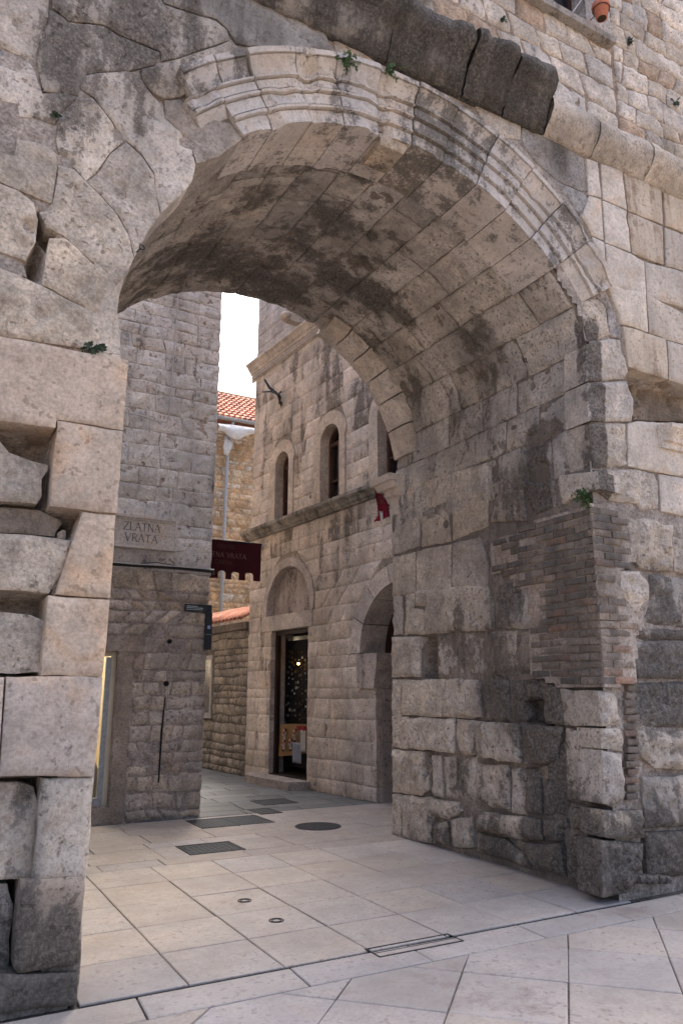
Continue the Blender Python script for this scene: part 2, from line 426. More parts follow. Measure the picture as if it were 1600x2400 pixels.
MAT_WOOD = plain('dark_wood', (.028, .013, .010), .45, 0, .3, 25, .35)
MAT_FRAME = plain('window_timber', (.085, .045, .032), .5, 0, .3, 25, .3)
MAT_GLASS = plain('dark_pane', (.016, .018, .022), .06, 0, 0, 5, .2, spec=.8)
MAT_ZINC = plain('grey_gutter', (.33, .34, .35), .5, .2, .1, 20, .15)
MAT_PLASTIC = plain('clouded_plastic', (.58, .57, .55), .4, 0, .2, 18, .12)
MAT_RED = plain('crimson_cloth', (.045, .0035, .007), .9, 0, .3, 60, .2)  # near black because the backlit shade is put into the cloth colour
MAT_LETTER = plain('faded_letters', (.13, .07, .06), .9)
MAT_LETTERB = plain('brown_letters', (.07, .03, .02), .9)
MAT_INCISED = plain('incised_letters', (.15, .14, .13), .9)
MAT_CABLE = plain('black_cable', (.015, .015, .017), .5)
MAT_CABLEG = plain('grey_cable', (.42, .41, .40), .6)
MAT_SIGN = plain('dark_sign', (.016, .02, .024), .35)
MAT_SIGNT = plain('pale_print', (.35, .4, .42), .6)
MAT_POT = plain('terracotta_pot', (.52, .20, .13), .75, 0, .2, 30, .12)
MAT_POTSHADE = plain('pot_shadow', (.05, .03, .02), .9)
MAT_CREAM = plain('cream_paint', (.6, .54, .42), .6, 0, 0, 8, .05)
MAT_LAMPW = plain('lit_lamp', (.9, .9, .85), .5, emit=(1, .93, .8, 7))
MAT_LAMPY = plain('lit_bulb', (.9, .7, .3), .5, emit=(1, .55, .15, 8))
MAT_LAMPC = plain('lit_ceiling_lamp', (.9, .8, .6), .5, emit=(1, .86, .62, 45))
MAT_NAVY = plain('navy_plastic', (.02, .028, .05), .35)
MAT_SILVER = plain('grey_plastic', (.42, .45, .47), .4)
MAT_BOARD = plain('yellow_board', (.20, .115, .045), .6)
MAT_SKIN = plain('doll_skin', (.55, .33, .24), .8)
MAT_DWHITE = plain('white_fabric', (.42, .40, .385), .9)
MAT_DRED = plain('red_fabric', (.2, .022, .022), .9)
MAT_BLACK = plain('black_fabric', (.012, .012, .014), .8)
MAT_BLUEG = plain('grey_blue_cloth', (.22, .24, .31), .9)
MAT_TRINK = plain('trinket_metal', (.16, .14, .12), .35, .7)
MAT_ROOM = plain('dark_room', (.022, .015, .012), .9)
def leaf_mat(name, col):
    m, nt, bs = nodes_of(name); g = NG(nt); oi = g.n('ShaderNodeObjectInfo')
    pos = g.n('ShaderNodeNewGeometry').outputs['Position']; n = g.noise(pos, 40, 3)
    nt.links.new(g.mix(n, tuple(x*.5 for x in col)+(1,), tuple(x*1.5 for x in col)+(1,)), bs.inputs['Base Color']); bs.inputs['Roughness'].default_value = .6
    return m
MAT_LEAF = leaf_mat('leaf_green', (.045, .10, .03)); MAT_LEAFD = leaf_mat('leaf_dark', (.03, .06, .03))

# base colours
LIME = (.59, .515, .433); WARM = (.63, .535, .43); GREY = (.52, .47, .415); PALE = (.70, .62, .535); BROWN = (.42, .34, .27); DARK = (.42, .365, .315)
MORT = (.42, .365, .32)

# ------------------------------------------------------------------ ground and paving
g = MB(); g.add([(-400, -400, -.08), (400, -400, -.08), (400, 400, -.08), (-400, 400, -.08)], [(0, 1, 2, 3)])
tag(g.build('ground', MAT_MORTAR, color=(.3, .27, .24, 0)), kind='structure')
def bed(name, x0, y0, x1, y1, z, col):
    b = MB(); b.add([(x0, y0, z), (x1, y0, z), (x1, y1, z), (x0, y1, z)], [(0, 1, 2, 3)])
    return tag(b.build(name, MAT_MORTAR, color=col), kind='structure')
BED = bed('square_paving', -12, -14, 16, 4.21, -.014, (.17, .152, .138, 0))
BED2 = bed('pavement', -12, 4.21, 16, 10.12, -.018, (.17, .152, .138, 0))
BED3 = bed('street', 3.0, 10.12, 16, 40, -.022, (.10, .10, .10, 0))
def clip(poly, a, b, c):
    """keep a*x+b*y<=c"""
    out = []
    for i in range(len(poly)):
        p, q = poly[i], poly[(i+1) % len(poly)]; dp, dq = a*p[0]+b*p[1]-c, a*q[0]+b*q[1]-c
        if dp <= 0: out.append(p)
        if dp*dq < 0:
            t = dp/(dp-dq); out.append((p[0]+(q[0]-p[0])*t, p[1]+(q[1]-p[1])*t))
    return out
def slab(poly, parent, col, g=.0038, z=None, name='paving_slab'):
    if len(poly) < 3 or abs(area(poly)) < .01: return
    poly = [(x+random.uniform(-.0025, .0025), y+random.uniform(-.0025, .0025)) for x, y in poly]; g *= random.uniform(.8, 1.5)
    o = inset(poly, g); i = inset(poly, g+random.uniform(.004, .009)); n = len(o); z = random.uniform(-.0015, .0015) if z is None else z
    tx, ty = random.uniform(-.0015, .0015), random.uniform(-.0015, .0015); c = o.mean(0)
    Z = lambda q: z+(q[0]-c[0])*tx+(q[1]-c[1])*ty
    V = [(q[0], q[1], Z(q)) for q in i]+[(q[0], q[1], Z(q)-.004) for q in o]+[(q[0], q[1], -.05) for q in o]
    Fc = [tuple(range(n))]+[(k, k+n, (k+1) % n+n, (k+1) % n) for k in range(n)]+[(k+n, k+2*n, (k+1) % n+2*n, (k+1) % n+n) for k in range(n)]
    mesh_obj(name, V, Fc, MAT_PAVE, parent, False, col)
PAV = (.41, .375, .35)
def pcol(): return vary(PAV, .07, random.choice([.05, .1, .2, .28]), .05)
# square outside: 0.6 m squares set at 45 degrees, cut along the band
for i in range(-14, 16):
    for j in range(-6, 16):
        a0, a1 = -2.66+.8475*i, -2.66+.8475*(i+1); b0, b1 = 6.14+.8525*(j-8), 6.14+.8525*(j-7)
        q = [((a+b)/2, (b-a)/2) for a, b in ((a0, b0), (a1, b0), (a1, b1), (a0, b1))]
        cx, cy = np.mean(q, 0)
        if cx < -1.2 or cx > 8.2 or cy < 1.6: continue
        slab(clip(q, 0, 1, 4.205), BED, pcol())
xs = [-1.4, -.5, .36, 1.22, 2.13, 2.97, 3.9, 4.75, 5.6, 6.5, 7.4, 8.3]
for a, b in zip(xs, xs[1:]):
    slab([(a, 4.21), (b, 4.21), (b+.02, 4.525), (a+.02, 4.525)], BED2, pcol())
# gateway: square slabs in line with the passage
cx_ = [.35, .95, 1.545, 2.14, 2.735, 3.335, 3.925, 4.53, 5.13]; ry = [4.56, 5.155, 5.755, 6.37, 6.97, 7.575]
for i in range(len(cx_)-1):
    for j in range(len(ry)-1):
        if i == 0 and j < 4: continue
        slab([(cx_[i], ry[j]), (cx_[i+1], ry[j]), (cx_[i+1], ry[j+1]), (cx_[i], ry[j+1])], BED2, pcol())
ysb = [7.575, 7.87, 8.43, 8.72, 9.24, 9.62, 10.12]
for j in range(len(ysb)-1):
    x = -1.2+random.uniform(-.3, .2)
    while x < 7.0:
        L = random.uniform(.55, .95); x2 = min(x+L, 7.3)
        c = vary((.37, .338, .316), .08, random.choice([0, .1, .2]), .05)
        slab([(x, ysb[j]), (x2, ysb[j]), (x2, ysb[j+1]), (x, ysb[j+1])], BED2, c); x = x2
y = 10.12
while y < 21:
    h = random.uniform(.36, .5); x = 2.9+random.uniform(-.4, 0)
    while x < 7.0:
        L = random.uniform(.5, .95)
        q = [(x, y), (x+L, y), (x+L, y+h), (x, y+h)]
        q = clip([(a+.05*(b-10.12), b-.06*(a-4)) for a, b in q], 0, -1, -10.13)
        if len(q) > 2: slab(q, BED3, vary((.155, .165, .17), .14, .1, .03), .006)
        x += L
    y += h
# threshold slot and the little channel beside it
b = MB(); b.box((.95, 4.534, -.02), (5.2, 4.550, -.006)); s = b.build('threshold_slot', MAT_SLOT)
tag(s, 'thin dark metal slot drain running along the threshold of the gate', 'drain')
t = thing('drain_channel', 'short narrow metal channel frame let into the threshold slabs', 'drain')
b = MB()
for y0, y1 in ((4.415, 4.43), (4.487, 4.497), (4.585, 4.597)): b.box((2.72, y0, -.01), (3.36, y1, .0035))
b.box((2.712, 4.415, -.01), (2.724, 4.597, .0045)).box((3.356, 4.415, -.01), (3.368, 4.597, .0045)); b.build('frame', MAT_IRON, t)
b = MB(); b.box((2.724, 4.43, -.01), (3.356, 4.487, .0025)); b.build('inlay', MAT_PAVE, t, color=PAV+(.1,))
def cover(label, x0, y0, x1, y1, n=1):
    t = thing('access_cover', label, 'cover', 'dark metal covers in the paving')
    f = MB(); e = .025
    f.box((x0, y0, -.02), (x1, y0+e, .006)).box((x0, y1-e, -.02), (x1, y1, .006)).box((x0, y0+e, -.02), (x0+e, y1-e, .0055)).box((x1-e, y0+e, -.02), (x1, y1-e, .0055))
    f.build('frame', MAT_IRON, t)
    w = (x1-x0-2*e)/n
    for k in range(n):
        a = x0+e+w*k+.004; c = a+w-.008
        m = MB(); m.box((a, y0+e+.004, -.02), (c, y1-e-.004, .0035)); p = m.build('plate', MAT_GRATE, t)
        st = MB(); nx = max(4, int((c-a)/.055)); ny = max(4, int((y1-y0)/.055))
        for i in range(nx):
            for j in range(ny):
                px, py = a+(i+.5)*(c-a)/nx, y0+e+(j+.5)*(y1-y0-2*e)/ny; d = .016 if (i+j) % 2 else .007
                st.box((px-d, py-(.023-d), .0034), (px+d, py+(.023-d), .0058))
        q = st.build('tread', MAT_GRATE, p); q['kind'] = 'stuff'
cover('wide double dark metal cover beside the left house corner', 3.23, 9.30, 4.19, 9.95, 2)
cover('single dark square metal cover nearest the gate in the pale paving', 2.63, 7.90, 3.23, 8.40)
cover('small dark metal drain grate at the edge of the grey street paving', 4.28, 9.96, 4.60, 10.45)
cover('dark metal cover in the grey street in front of the shop doorstep', 4.64, 10.71, 5.20, 11.24)
t = thing('manhole_cover', 'round dark slotted manhole cover in the pale paving behind the gate', 'manhole cover')
MB().lathe([(.285, -.02), (.285, .005), (.262, .005), (.262, -.02)], (4.53, 8.78, 0), 40).build('rim', MAT_IRON, t)
MB().lathe([(.0, .0005), (.262, .0005)], (4.53, 8.78, 0), 40).build('plate', MAT_SLOT, t)
for k in range(-6, 7):
    o = k*.038; h = math.sqrt(max(0, .255**2-o*o))
    fr = lambda x, y, z: (4.53+x*.8-y*.6, 8.78+x*.6+y*.8, z)
    MB().box((o-.011, -h, -.005), (o+.011, h, .0065), fr).build('bar', MAT_GRATE, t)
for k, (x, y, w) in enumerate(((2.475, 6.05, 'farther'), (2.475, 5.44, 'nearer'))):
    t = thing('floor_ring', f'small round metal socket ring in the gate paving, the {w} of two', 'ring')
    MB().lathe([(.055, -.01), (.055, .004), (.046, .004), (.046, -.01)], (x, y, 0), 28).build('rim', MAT_IRON, t)
    MB().lathe([(.036, -.01), (.036, .0035), (.030, .0035), (.030, -.01)], (x, y, 0), 24).build('inner_rim', MAT_IRON, t)

# ------------------------------------------------------------------ the gate
GATE = thing('stone_gate', 'weathered Roman stone gateway with a wide round arch filling the foreground', 'gate')
HOLES_F = [FRONT.poly('c3', (-200, 800), (0, 838), (385, 888), (345, 1430), (-200, 1400)), FRONT.poly('c3', (-200, 1400), (345, 1430), (575, 1455), (490, 1670), (380, 1650), (-200, 1600)),
           FRONT.poly('s', (-120, 1385), (0, 1392), (114, 1398), (100, 1580), (-120, 1580)), FRONT.poly('s', (-120, 1822), (97, 1822), (74, 2066), (48, 2066), (30, 2285), (-120, 2290)),
           FRONT.poly('c1', (180, 980), (245, 1050), (160, 1290), (120, 1210), (170, 1110)), FRONT.poly('k11', (1060, 1060), (1900, 1270), (1900, 1530), (1120, 1510))]
def w_front(P):
    w = np.where((P[:, 0] > 5.1) & (P[:, 1] < 3.0), -.06, -.02)
    for h in HOLES_F: w[inside(P, np.array(h))] = -.36
    return w
OPEN = np.array([(x, z) for x, z in PF]); OPEN2 = inset(OPEN, -.025)
def keep_front(c): return ~inside(c, OPEN2)
WALL = sheet('front_wall', FRONT, -3.0, 9.0, -.1, 7.35, .06, w_front, keep_front, MAT_MORTAR, GATE, MORT+(.2,))
HOLES_P = [PASS.poly('c7', (280, 290), (345, 300), (345, 500), (280, 497)), PASS.poly('c7', (770, 590), (900, 580), (910, 730), (775, 730)), PASS.poly('c7', (290, 860), (325, 870), (345, 1080), (325, 1060))]
def w_pass(P):
    w = np.where(P[:, 1] < 2.3, -.042, -.022)
    for h in HOLES_P: w[inside(P, np.array(h))] = -.6
    return w
VAULT = sheet('vault', PASS, YF+.02, YB-.02, -.1, PV[-1]-.01, .06, w_pass, lambda c: np.ones(len(c), bool), MAT_MORTAR, GATE, (.30, .26, .225, .35))
# solid heart of the gate behind the facing, and its rear face
co = inset(OPEN, -.30)
ring = [tuple(q) for q in co]
if ring[0][0] > ring[-1][0]: ring = ring[::-1]
outer = [(-3, -.1), (-3, 7.3), (9, 7.3), (9, -.1)]
poly = outer+[tuple(q) for q in ring[::-1]]
m = MB(); fr = lambda u, v, w: (u, w, v)
m.prism(poly, YF+.62, YB-.05, fr); core = m.build('core', MAT_MORTAR, GATE, color=MORT+(.3,))

# where the black crust sits, read on the passage wall, the vault and the front
_U, _V = np.meshgrid(np.linspace(YF, YB, 80), np.linspace(3.4, PV[-1]-3.5, 160)); _G = PASS.m(_U.ravel(), _V.ravel(), np.zeros(_U.size)); _q = _G-CAM
_gx, _gy = PPX+F_PX*(_q @ RT)/(_q @ FW), PPY-F_PX*(_q @ UP)/(_q @ FW)
def on_vault(c, x, y):
    a, b_, s = CROPS[c]; return _G[np.argmin((_gx-a-x/s)**2+(_gy-b_-y/s)**2)]
for x, y, r, k in [(470, 380, .30, .42), (640, 330, .2, .3), (640, 600, .22, .45), (800, 600, .25, .55), (850, 680, .2, .5), (920, 600, .22, .4), (470, 960, .22, .5), (900, 850, .24, .45), (940, 1050, .26, .5), (700, 90, .2, .32), (560, 1200, .2, .25),
                   (400, 1290, .22, .45), (700, 1340, .26, .5), (950, 1400, .32, .55), (1130, 1450, .35, .55), (260, 1280, .15, .3), (740, 960, .15, .3)]: CRUST_SHADE.append((np.array(PASS.p(*PASS.px('c7', x, y), 0)), r, k))
for x, y, r, k in [(850, 1070, .22, .5), (690, 1100, .2, .3), (840, 940, .12, .4), (860, 760, .1, .45), (700, 1450, .25, .35), (620, 1330, .14, .35), (1010, 1250, .3, .18)]: CRUST_SHADE.append((np.array(PASS.p(*PASS.px('c5', x, y), 0)), r, k))
for x, y, r, k in [(530, 300, .2, .45), (60, 80, .16, .5), (210, 190, .14, .45), (230, 520, .22, .3), (660, 460, .12, .3), (130, 800, .25, .25)]: CRUST_SHADE.append((on_vault('c5', x, y), r, k))
CROPS['k9'] = (400, 250, 2.613)
for x, y, r, k in [(1270, 300, .2, .6), (1080, 185, .12, .5), (1200, 420, .15, .4), (1040, 1080, .2, .6), (1250, 1190, .2, .5), (800, 800, .4, .3), (560, 540, .4, .22), (400, 1000, .4, .42), (1430, 880, .1, .45), (100, 900, .45, .38), (1100, 700, .3, .2), (1150, 1450, .15, .45), (700, 1150, .4, .38)]: CRUST_SHADE.append((on_vault('k9', x, y), r, k))
for c, x, y, r, k in [('c7', 1480, 420, .3, .35), ('c7', 1450, 610, .3, .4), ('c7', 1480, 1380, .32, .55), ('c7', 1300, 1450, .32, .55), ('k12', 1200, 1150, .25, .45), ('k12', 1350, 1900, .3, .35), ('c2', 640, 520, .25, .35), ('c2', 950, 660, .25, .2), ('c2', 1010, 720, .12, .3),
                      ('c1', 300, 230, .34, .36), ('c1', 700, 100, .5, .3), ('c1', 1300, 90, .4, .22), ('c1', 640, 240, .2, .25), ('c1', 200, 560, .2, .3), ('k13', 20, 1650, .25, .5), ('k13', 420, 2060, .3, .4), ('k13', 550, 1830, .14, .4), ('k13', 250, 330, .12, .45), ('k11', 1300, 1300, .3, .3)]:
    CRUST_SHADE.append((np.array(FRONT.p(*FRONT.px(c, x, y), 0)), r, k))
CRUST_SHADE = [(c, r*1.12, k*.95) for c, r, k in CRUST_SHADE]
for c, x, y, r, k in [('c5', 790, 800, .08, .10), ('c5', 850, 765, .10, .13), ('c5', 905, 740, .07, .10), ('c5', 850, 950, .09, .12), ('c5', 800, 975, .06, .08), ('c7', 835, 660, .10, .45), ('c7', 215, 488, .03, .08), ('c7', 1005, 1275, .06, .2), ('c7', 318, 400, .05, .10), ('c7', 310, 950, .06, .10), ('c7', 480, 885, .06, .05), ('c7', 560, 1100, .05, .05), ('c7', 350, 1190, .05, .06), ('c7', 880, 950, .06, .06), ('c5', 1150, 290, .06, .06), ('c5', 390, 1210, .05, .05)]:
    p = np.array(PASS.p(*PASS.px(c, x, y), 0)); CAV.append((p, r, k))
    if k > .07: CRUST_SHADE.append((p, r*1.1, .5))  # deeper hollows also get their shade painted in, through the crust field
for k in range(70):
    p = np.array(PASS.p(random.uniform(4.7, 7.8), random.uniform(.2, 9), 0)); CAV.append((p, random.uniform(.025, .07), random.uniform(.015, .035)))
for k in range(70):
    p = np.array(FRONT.p(random.choice([random.uniform(-.2, 1.0), random.uniform(.0, 1.8), random.uniform(5.1, 6.6)]), random.uniform(.2, 6.8), 0)); CAV.append((p, random.uniform(.02, .06), random.uniform(.012, .03)))
for c, x, y, r, k in [('c1', 145, 1040, .05, .06), ('c1', 75, 100, .03, .04), ('c1', 300, 740, .05, .04), ('c1', 545, 610, .06, .03), ('c1', 860, 650, .05, .05), ('k13', 405, 710, .025, .03), ('k13', 180, 500, .05, .03), ('c7', 1440, 870, .08, .05), ('c7', 1290, 740, .06, .05), ('c7', 1250, 560, .05, .04)]:
    CAV.append((np.array(FRONT.p(*FRONT.px(c, x, y), 0)), r, k))
for k in range(34):
    z = random.uniform(.1, 3.6); CAV.append((np.array(FRONT.p(.955+random.uniform(-.01, .015), z, .05)), random.uniform(.02, .05), random.uniform(.010, .028)))
for c, x, y in [('c3', 400, 832), ('c3', 600, 865), ('c3', 342, 1430), ('c3', 560, 1452), ('c3', 400, 2036), ('c3', 600, 2055), ('s', 100, 1585), ('s', 180, 1585), ('s', 14, 1590), ('s', 120, 1822), ('s', 200, 1823), ('s', 100, 1400), ('s', 120, 2064), ('s', 160, 2062)]:
    CAV.append((np.array(FRONT.p(*FRONT.px(c, x, y), .05)), random.uniform(.025, .055), random.uniform(.012, .026)))
def fs(c, pts, col=LIME, crust=.1, mat=None, parent=None, srf=FRONT, name='stone', **k):
    kw = dict(rough=.016, edge=.028, rnd=.014, gap=.003, res=.032, jag=.007, depth=.3); kw.update(k)
    ps = Plane((0, YF-kw.get('w0', 0), 0), (1, 0, 0), (0, -1, 0)) if srf is FRONT else srf
    return stone(name, ps.poly(c, *pts), srf, mat or MAT_ROUGH, parent or WALL, vary(col, .05, crust if mat is MAT_STREAK else min(.2, crust+.05)), **kw)
SM = dict(mat=MAT_SMOOTH, rough=.003, edge=.014, rnd=.010, jag=.005, gap=.002, res=.045, depth=.5)
CUT = (.63, .50, .385)
# restored jamb of smooth cut blocks, left
fs('c3', [(-700, 118), (0, 250), (890, 420), (855, 905), (398, 830), (385, 890), (-700, 735)], CUT, .05, w0=.06, **SM)
fs('c3', [(398, 832), (853, 907), (812, 1478), (342, 1430)], CUT, .06, w0=.055, **SM)
fs('c3', [(570, 1466), (803, 1490), (765, 2068), (385, 2035)], CUT, .06, w0=.05, **SM)
fs('s', [(114, 1395), (260, 1405), (243, 1585), (97, 1583)], CUT, .04, w0=.05, **SM)
fs('s', [(14, 1585), (243, 1585), (222, 1823), (-2, 1820)], (.58, .475, .385), .06, w0=.05, **SM)
fs('s', [(-240, 1585), (13, 1585), (-3, 1820), (-260, 1820)], (.58, .475, .385), .06, w0=.05, **SM)
SR = dict(SM); SR.update(mat=MAT_ASHLAR, rough=.007, edge=.022, rnd=.016, jag=.008, res=.04)
fs('s', [(97, 1823), (221, 1823), (203, 2060), (77, 2066)], LIME, .12, w0=.04, **SR)
fs('k13', [(175, 1140), (715, 1105), (728, 1200), (665, 1850), (150, 1950), (110, 1900), (140, 1500)], (.44, .36, .285), .18, w0=.055, **SR)
fs('s', [(-260, 2296), (184, 2283), (181, 2359), (-300, 2420)], (.27, .245, .21), .38, w0=.06, **SR)
# older rough blocks in the openings of the left pier
fs('c3', [(-400, 880), (0, 965), (70, 1060), (180, 1100), (340, 1140), (335, 1180), (297, 1240), (300, 1370), (265, 1420), (0, 1395), (-400, 1330)], WARM, .1, w0=-.03, rough=.016, depth=.6, rnd=.008)
fs('c3', [(-400, 1360), (0, 1432), (270, 1455), (420, 1520), (435, 1545), (388, 1610), (390, 1640), (0, 1612), (-400, 1560)], BROWN, .35, w0=-.10, rough=.016, depth=.5, rnd=.008)
fs('c3', [(392, 1610), (430, 1582), (457, 1592), (455, 1655), (392, 1645)], WARM, .0, w0=-.10, res=.03)
fs('c3', [(-400, 1570), (0, 1612), (390, 1642), (495, 1662), (470, 1780), (420, 1920), (345, 2030), (0, 2000), (-400, 1960)], WARM, .08, w0=.005, rough=.016)
fs('c3', [(498, 1690), (565, 1480), (385, 2033), (355, 2034), (425, 1925)], MORT, .1, w0=-.02, mat=MAT_MORTAR, rough=.006, gap=.001)
fs('s', [(-140, 1425), (0, 1434), (70, 1440), (106, 1456), (101, 1540), (97, 1579), (-140, 1579)], LIME, .22, w0=-.05, rough=.016, depth=.6, rnd=.008)
fs('s', [(-260, 1826), (40, 1832), (80, 1846), (90, 1880), (84, 2000), (74, 2063), (-260, 2066)], LIME, .2, w0=-.03, rough=.016, depth=.6, rnd=.008)
fs('s', [(-260, 2070), (20, 2070), (34, 2120), (24, 2200), (22, 2280), (-260, 2288)], GREY, .55, w0=-.07, rough=.016, depth=.6, rnd=.008)
# voussoirs and wall blocks, left of the arch
fs('s', [(-200, 540), (0, 622), (66, 650), (128, 681), (204, 722), (232, 765), (237, 785), (233, 822), (190, 816), (0, 784), (-200, 748)], WARM, .05, w0=.02, rough=.018, rnd=.015, edge=.03)
fs('c3', [(692, 190), (745, 205), (718, 290), (690, 340)], WARM, .1, w0=.0, res=.03)
V = dict(rough=.015, rnd=.009, edge=.022, res=.024, gap=.0015, jag=.005)
fs('c1', [(230, 1090), (300, 1090), (370, 1150), (430, 1210), (490, 1260), (530, 1330), (512, 1450), (488, 1528), (465, 1500), (400, 1418), (250, 1335), (195, 1305), (210, 1190)], WARM, .05, w0=.006, **V)
fs('c1', [(275, 740), (330, 760), (400, 830), (470, 900), (540, 980), (590, 1070), (620, 1180), (585, 1260), (532, 1330), (490, 1260), (380, 1160), (290, 1075), (215, 1040), (180, 970), (242, 932), (262, 840)], LIME, .1, w0=.006, **V)
fs('c1', [(510, 700), (580, 650), (660, 720), (710, 800), (725, 900), (742, 985), (680, 1060), (622, 1180), (590, 1070), (545, 985), (470, 900), (400, 830), (450, 790)], LIME, .12, w0=0, **V)
fs('c1', [(360, 440), (430, 450), (510, 550), (570, 640), (505, 705), (440, 790), (395, 825), (330, 750), (280, 720), (260, 640), (260, 580), (290, 520)], PALE, .15, w0=.006, **V)
fs('c1', [(390, 340), (590, 320), (640, 345), (700, 430), (750, 490), (760, 540), (830, 600), (880, 670), (900, 750), (885, 830), (820, 900), (742, 975), (720, 900), (710, 790), (650, 700), (580, 640), (510, 545), (430, 440), (370, 400)], PALE, .15, w0=.004, **V)
fs('c1', [(755, 455), (830, 450), (900, 522), (1062, 560), (1118, 632), (1010, 716), (905, 748), (880, 660), (830, 600), (765, 535)], (.50, .435, .37), .1, w0=-.004, rough=.014, rnd=.012, jag=.003)
fs('c1', [(0, 700), (70, 712), (80, 630), (200, 660), (270, 705), (262, 800), (240, 932), (150, 895), (100, 875), (0, 830), (-300, 700), (-300, 600)], LIME, .15, w0=.006, **V)
fs('c1', [(-300, 720), (0, 835), (90, 870), (160, 930), (175, 1010), (165, 1110), (122, 1200), (0, 1155), (-300, 1030)], WARM, .08, w0=.006, **V)
fs('c1', [(-300, 1040), (0, 1165), (110, 1205), (130, 1275), (0, 1215), (-300, 1070)], MORT, .2, w0=-.02, rough=.008)
fs('c1', [(-300, 160), (0, 290), (80, 320), (140, 275), (200, 420), (330, 415), (355, 450), (290, 515), (262, 570), (160, 540), (90, 530), (80, 470), (0, 455), (-300, 400)], PALE, .22, w0=0, rough=.012)
fs('c1', [(-300, 400), (0, 458), (85, 480), (95, 535), (165, 545), (258, 580), (255, 650), (200, 655), (78, 625), (66, 708), (0, 695), (-300, 590)], (.33, .315, .30), .25, w0=-.025, mat=MAT_MORTAR, rough=.006, gap=.001)
fs('c1', [(-300, -140), (240, -120), (225, 80), (165, 275), (80, 245), (0, 210), (-300, 80)], PALE, .12, w0=0, rough=.012)
fs('c1', [(-300, 90), (0, 214), (80, 248), (165, 280), (138, 285), (78, 318), (0, 288), (-300, 150)], (.34, .32, .30), .2, w0=-.02, mat=MAT_MORTAR, rough=.006)
fs('c1', [(240, -120), (235, 30), (320, 92), (480, 112), (540, 152), (740, 235), (720, 290), (640, 308), (590, 318), (395, 335), (362, 430), (200, 412), (168, 278), (228, 80)], GREY, .56, w0=.01, rough=.012)
fs('c1', [(245, -120), (700, -120), (760, 15), (1000, 90), (1050, 130), (1060, 180), (930, 220), (860, 250), (745, 275), (742, 232), (540, 145), (480, 105), (320, 85), (242, 28)], GREY, .42, w0=.015, rough=.010)
fs('c1', [(705, -120), (1180, -80), (1340, 55), (1500, 135), (1515, 222), (1350, 238), (1250, 238), (1225, 218), (1085, 192), (1052, 128), (1000, 85), (762, 10)], (.42, .395, .37), .36, w0=.015, rough=.008)
fs('c1', [(645, 312), (720, 292), (860, 252), (1062, 178), (1120, 232), (1150, 330), (970, 385), (830, 442), (755, 450), (700, 420), (662, 370)], LIME, .3, w0=.015, rough=.012)
fs('c1', [(1155, 240), (1225, 225), (1250, 245), (1262, 380), (1180, 390), (1150, 330)], BROWN, .35, w0=.02, rough=.01, mat=MAT_MORTAR)
# between the archivolt and the ashlar on the right
fs('c2', [(-40, 165), (180, 245), (420, 335), (590, 420), (640, 500), (480, 420), (300, 330), (150, 270), (-20, 250)], LIME, .5, w0=.0, rough=.006)
fs('c2', [(590, 425), (830, 550), (825, 640), (720, 625), (640, 545)], LIME, .42, w0=0, rough=.012)
fs('c2', [(835, 552), (1000, 630), (1118, 728), (1132, 885), (1000, 830), (880, 730), (820, 645)], (.40, .375, .355), .35, w0=0, mat=MAT_MORTAR, rough=.010)
fs('c2', [(880, 735), (1000, 835), (1130, 890), (1150, 1080), (1100, 990), (1030, 900), (950, 800)], (.42, .395, .37), .25, w0=-.005, mat=MAT_MORTAR, rough=.010)
# ashlar right of the arch
Q = dict(mat=MAT_STREAK, rough=.005, edge=.012, rnd=.008, jag=.005, gap=.0015, res=.06)
for pts, col, cr in [([(1125, 725), (1178, 742), (1195, 908), (1135, 890)], PALE, .15), ([(1192, 747), (1290, 785), (1312, 962), (1202, 914)], PALE, .05), ([(1298, 788), (1380, 825), (1470, 870), (1478, 1032), (1318, 967)], WARM, .34),
                     ([(1480, 880), (1900, 1050), (1900, 1200), (1490, 1034)], WARM, .36), ([(1140, 897), (1195, 914), (1205, 1102), (1152, 1082), (1105, 990)], PALE, .1), ([(1202, 918), (1312, 968), (1330, 1157), (1212, 1112)], PALE, .05),
                     ([(1320, 972), (1475, 1038), (1480, 1216), (1335, 1162)], WARM, .36), ([(1485, 1042), (1900, 1210), (1900, 1340), (1490, 1220)], LIME, .38), ([(1152, 1086), (1208, 1112), (1220, 1302), (1197, 1292)], PALE, .05),
                     ([(1214, 1116), (1330, 1163), (1390, 1202), (1402, 1362), (1226, 1302)], PALE, .1), ([(1395, 1202), (1480, 1222), (1900, 1340), (1900, 1500), (1500, 1392), (1405, 1365)], LIME, .24)]:
    fs('c2', pts, col, cr, w0=.02, **Q)
for pts, col, cr in [([(880, 250), (1040, 300), (1230, 335), (1250, 700), (1130, 658), (1015, 622), (925, 400)], PALE, .1), ([(1238, 342), (1410, 442), (1568, 522), (2000, 660), (2000, 950), (1530, 800), (1262, 705)], LIME, .33),
                     ([(1020, 640), (1120, 664), (1420, 762), (1432, 1132), (1140, 1042), (1072, 1012)], WARM, .25), ([(1430, 768), (2000, 960), (2000, 1320), (1442, 1134)], LIME, .3)]:
    fs('k11', pts, col, cr, w0=.05, **Q)
fs('k11', [(800, 290), (860, 270), (910, 400), (1010, 630), (1060, 1000), (1040, 980), (1000, 755), (905, 735), (880, 480), (790, 370)], (.47, .43, .40), .05, w0=.01, mat=MAT_MORTAR, rough=.006, gap=.001)
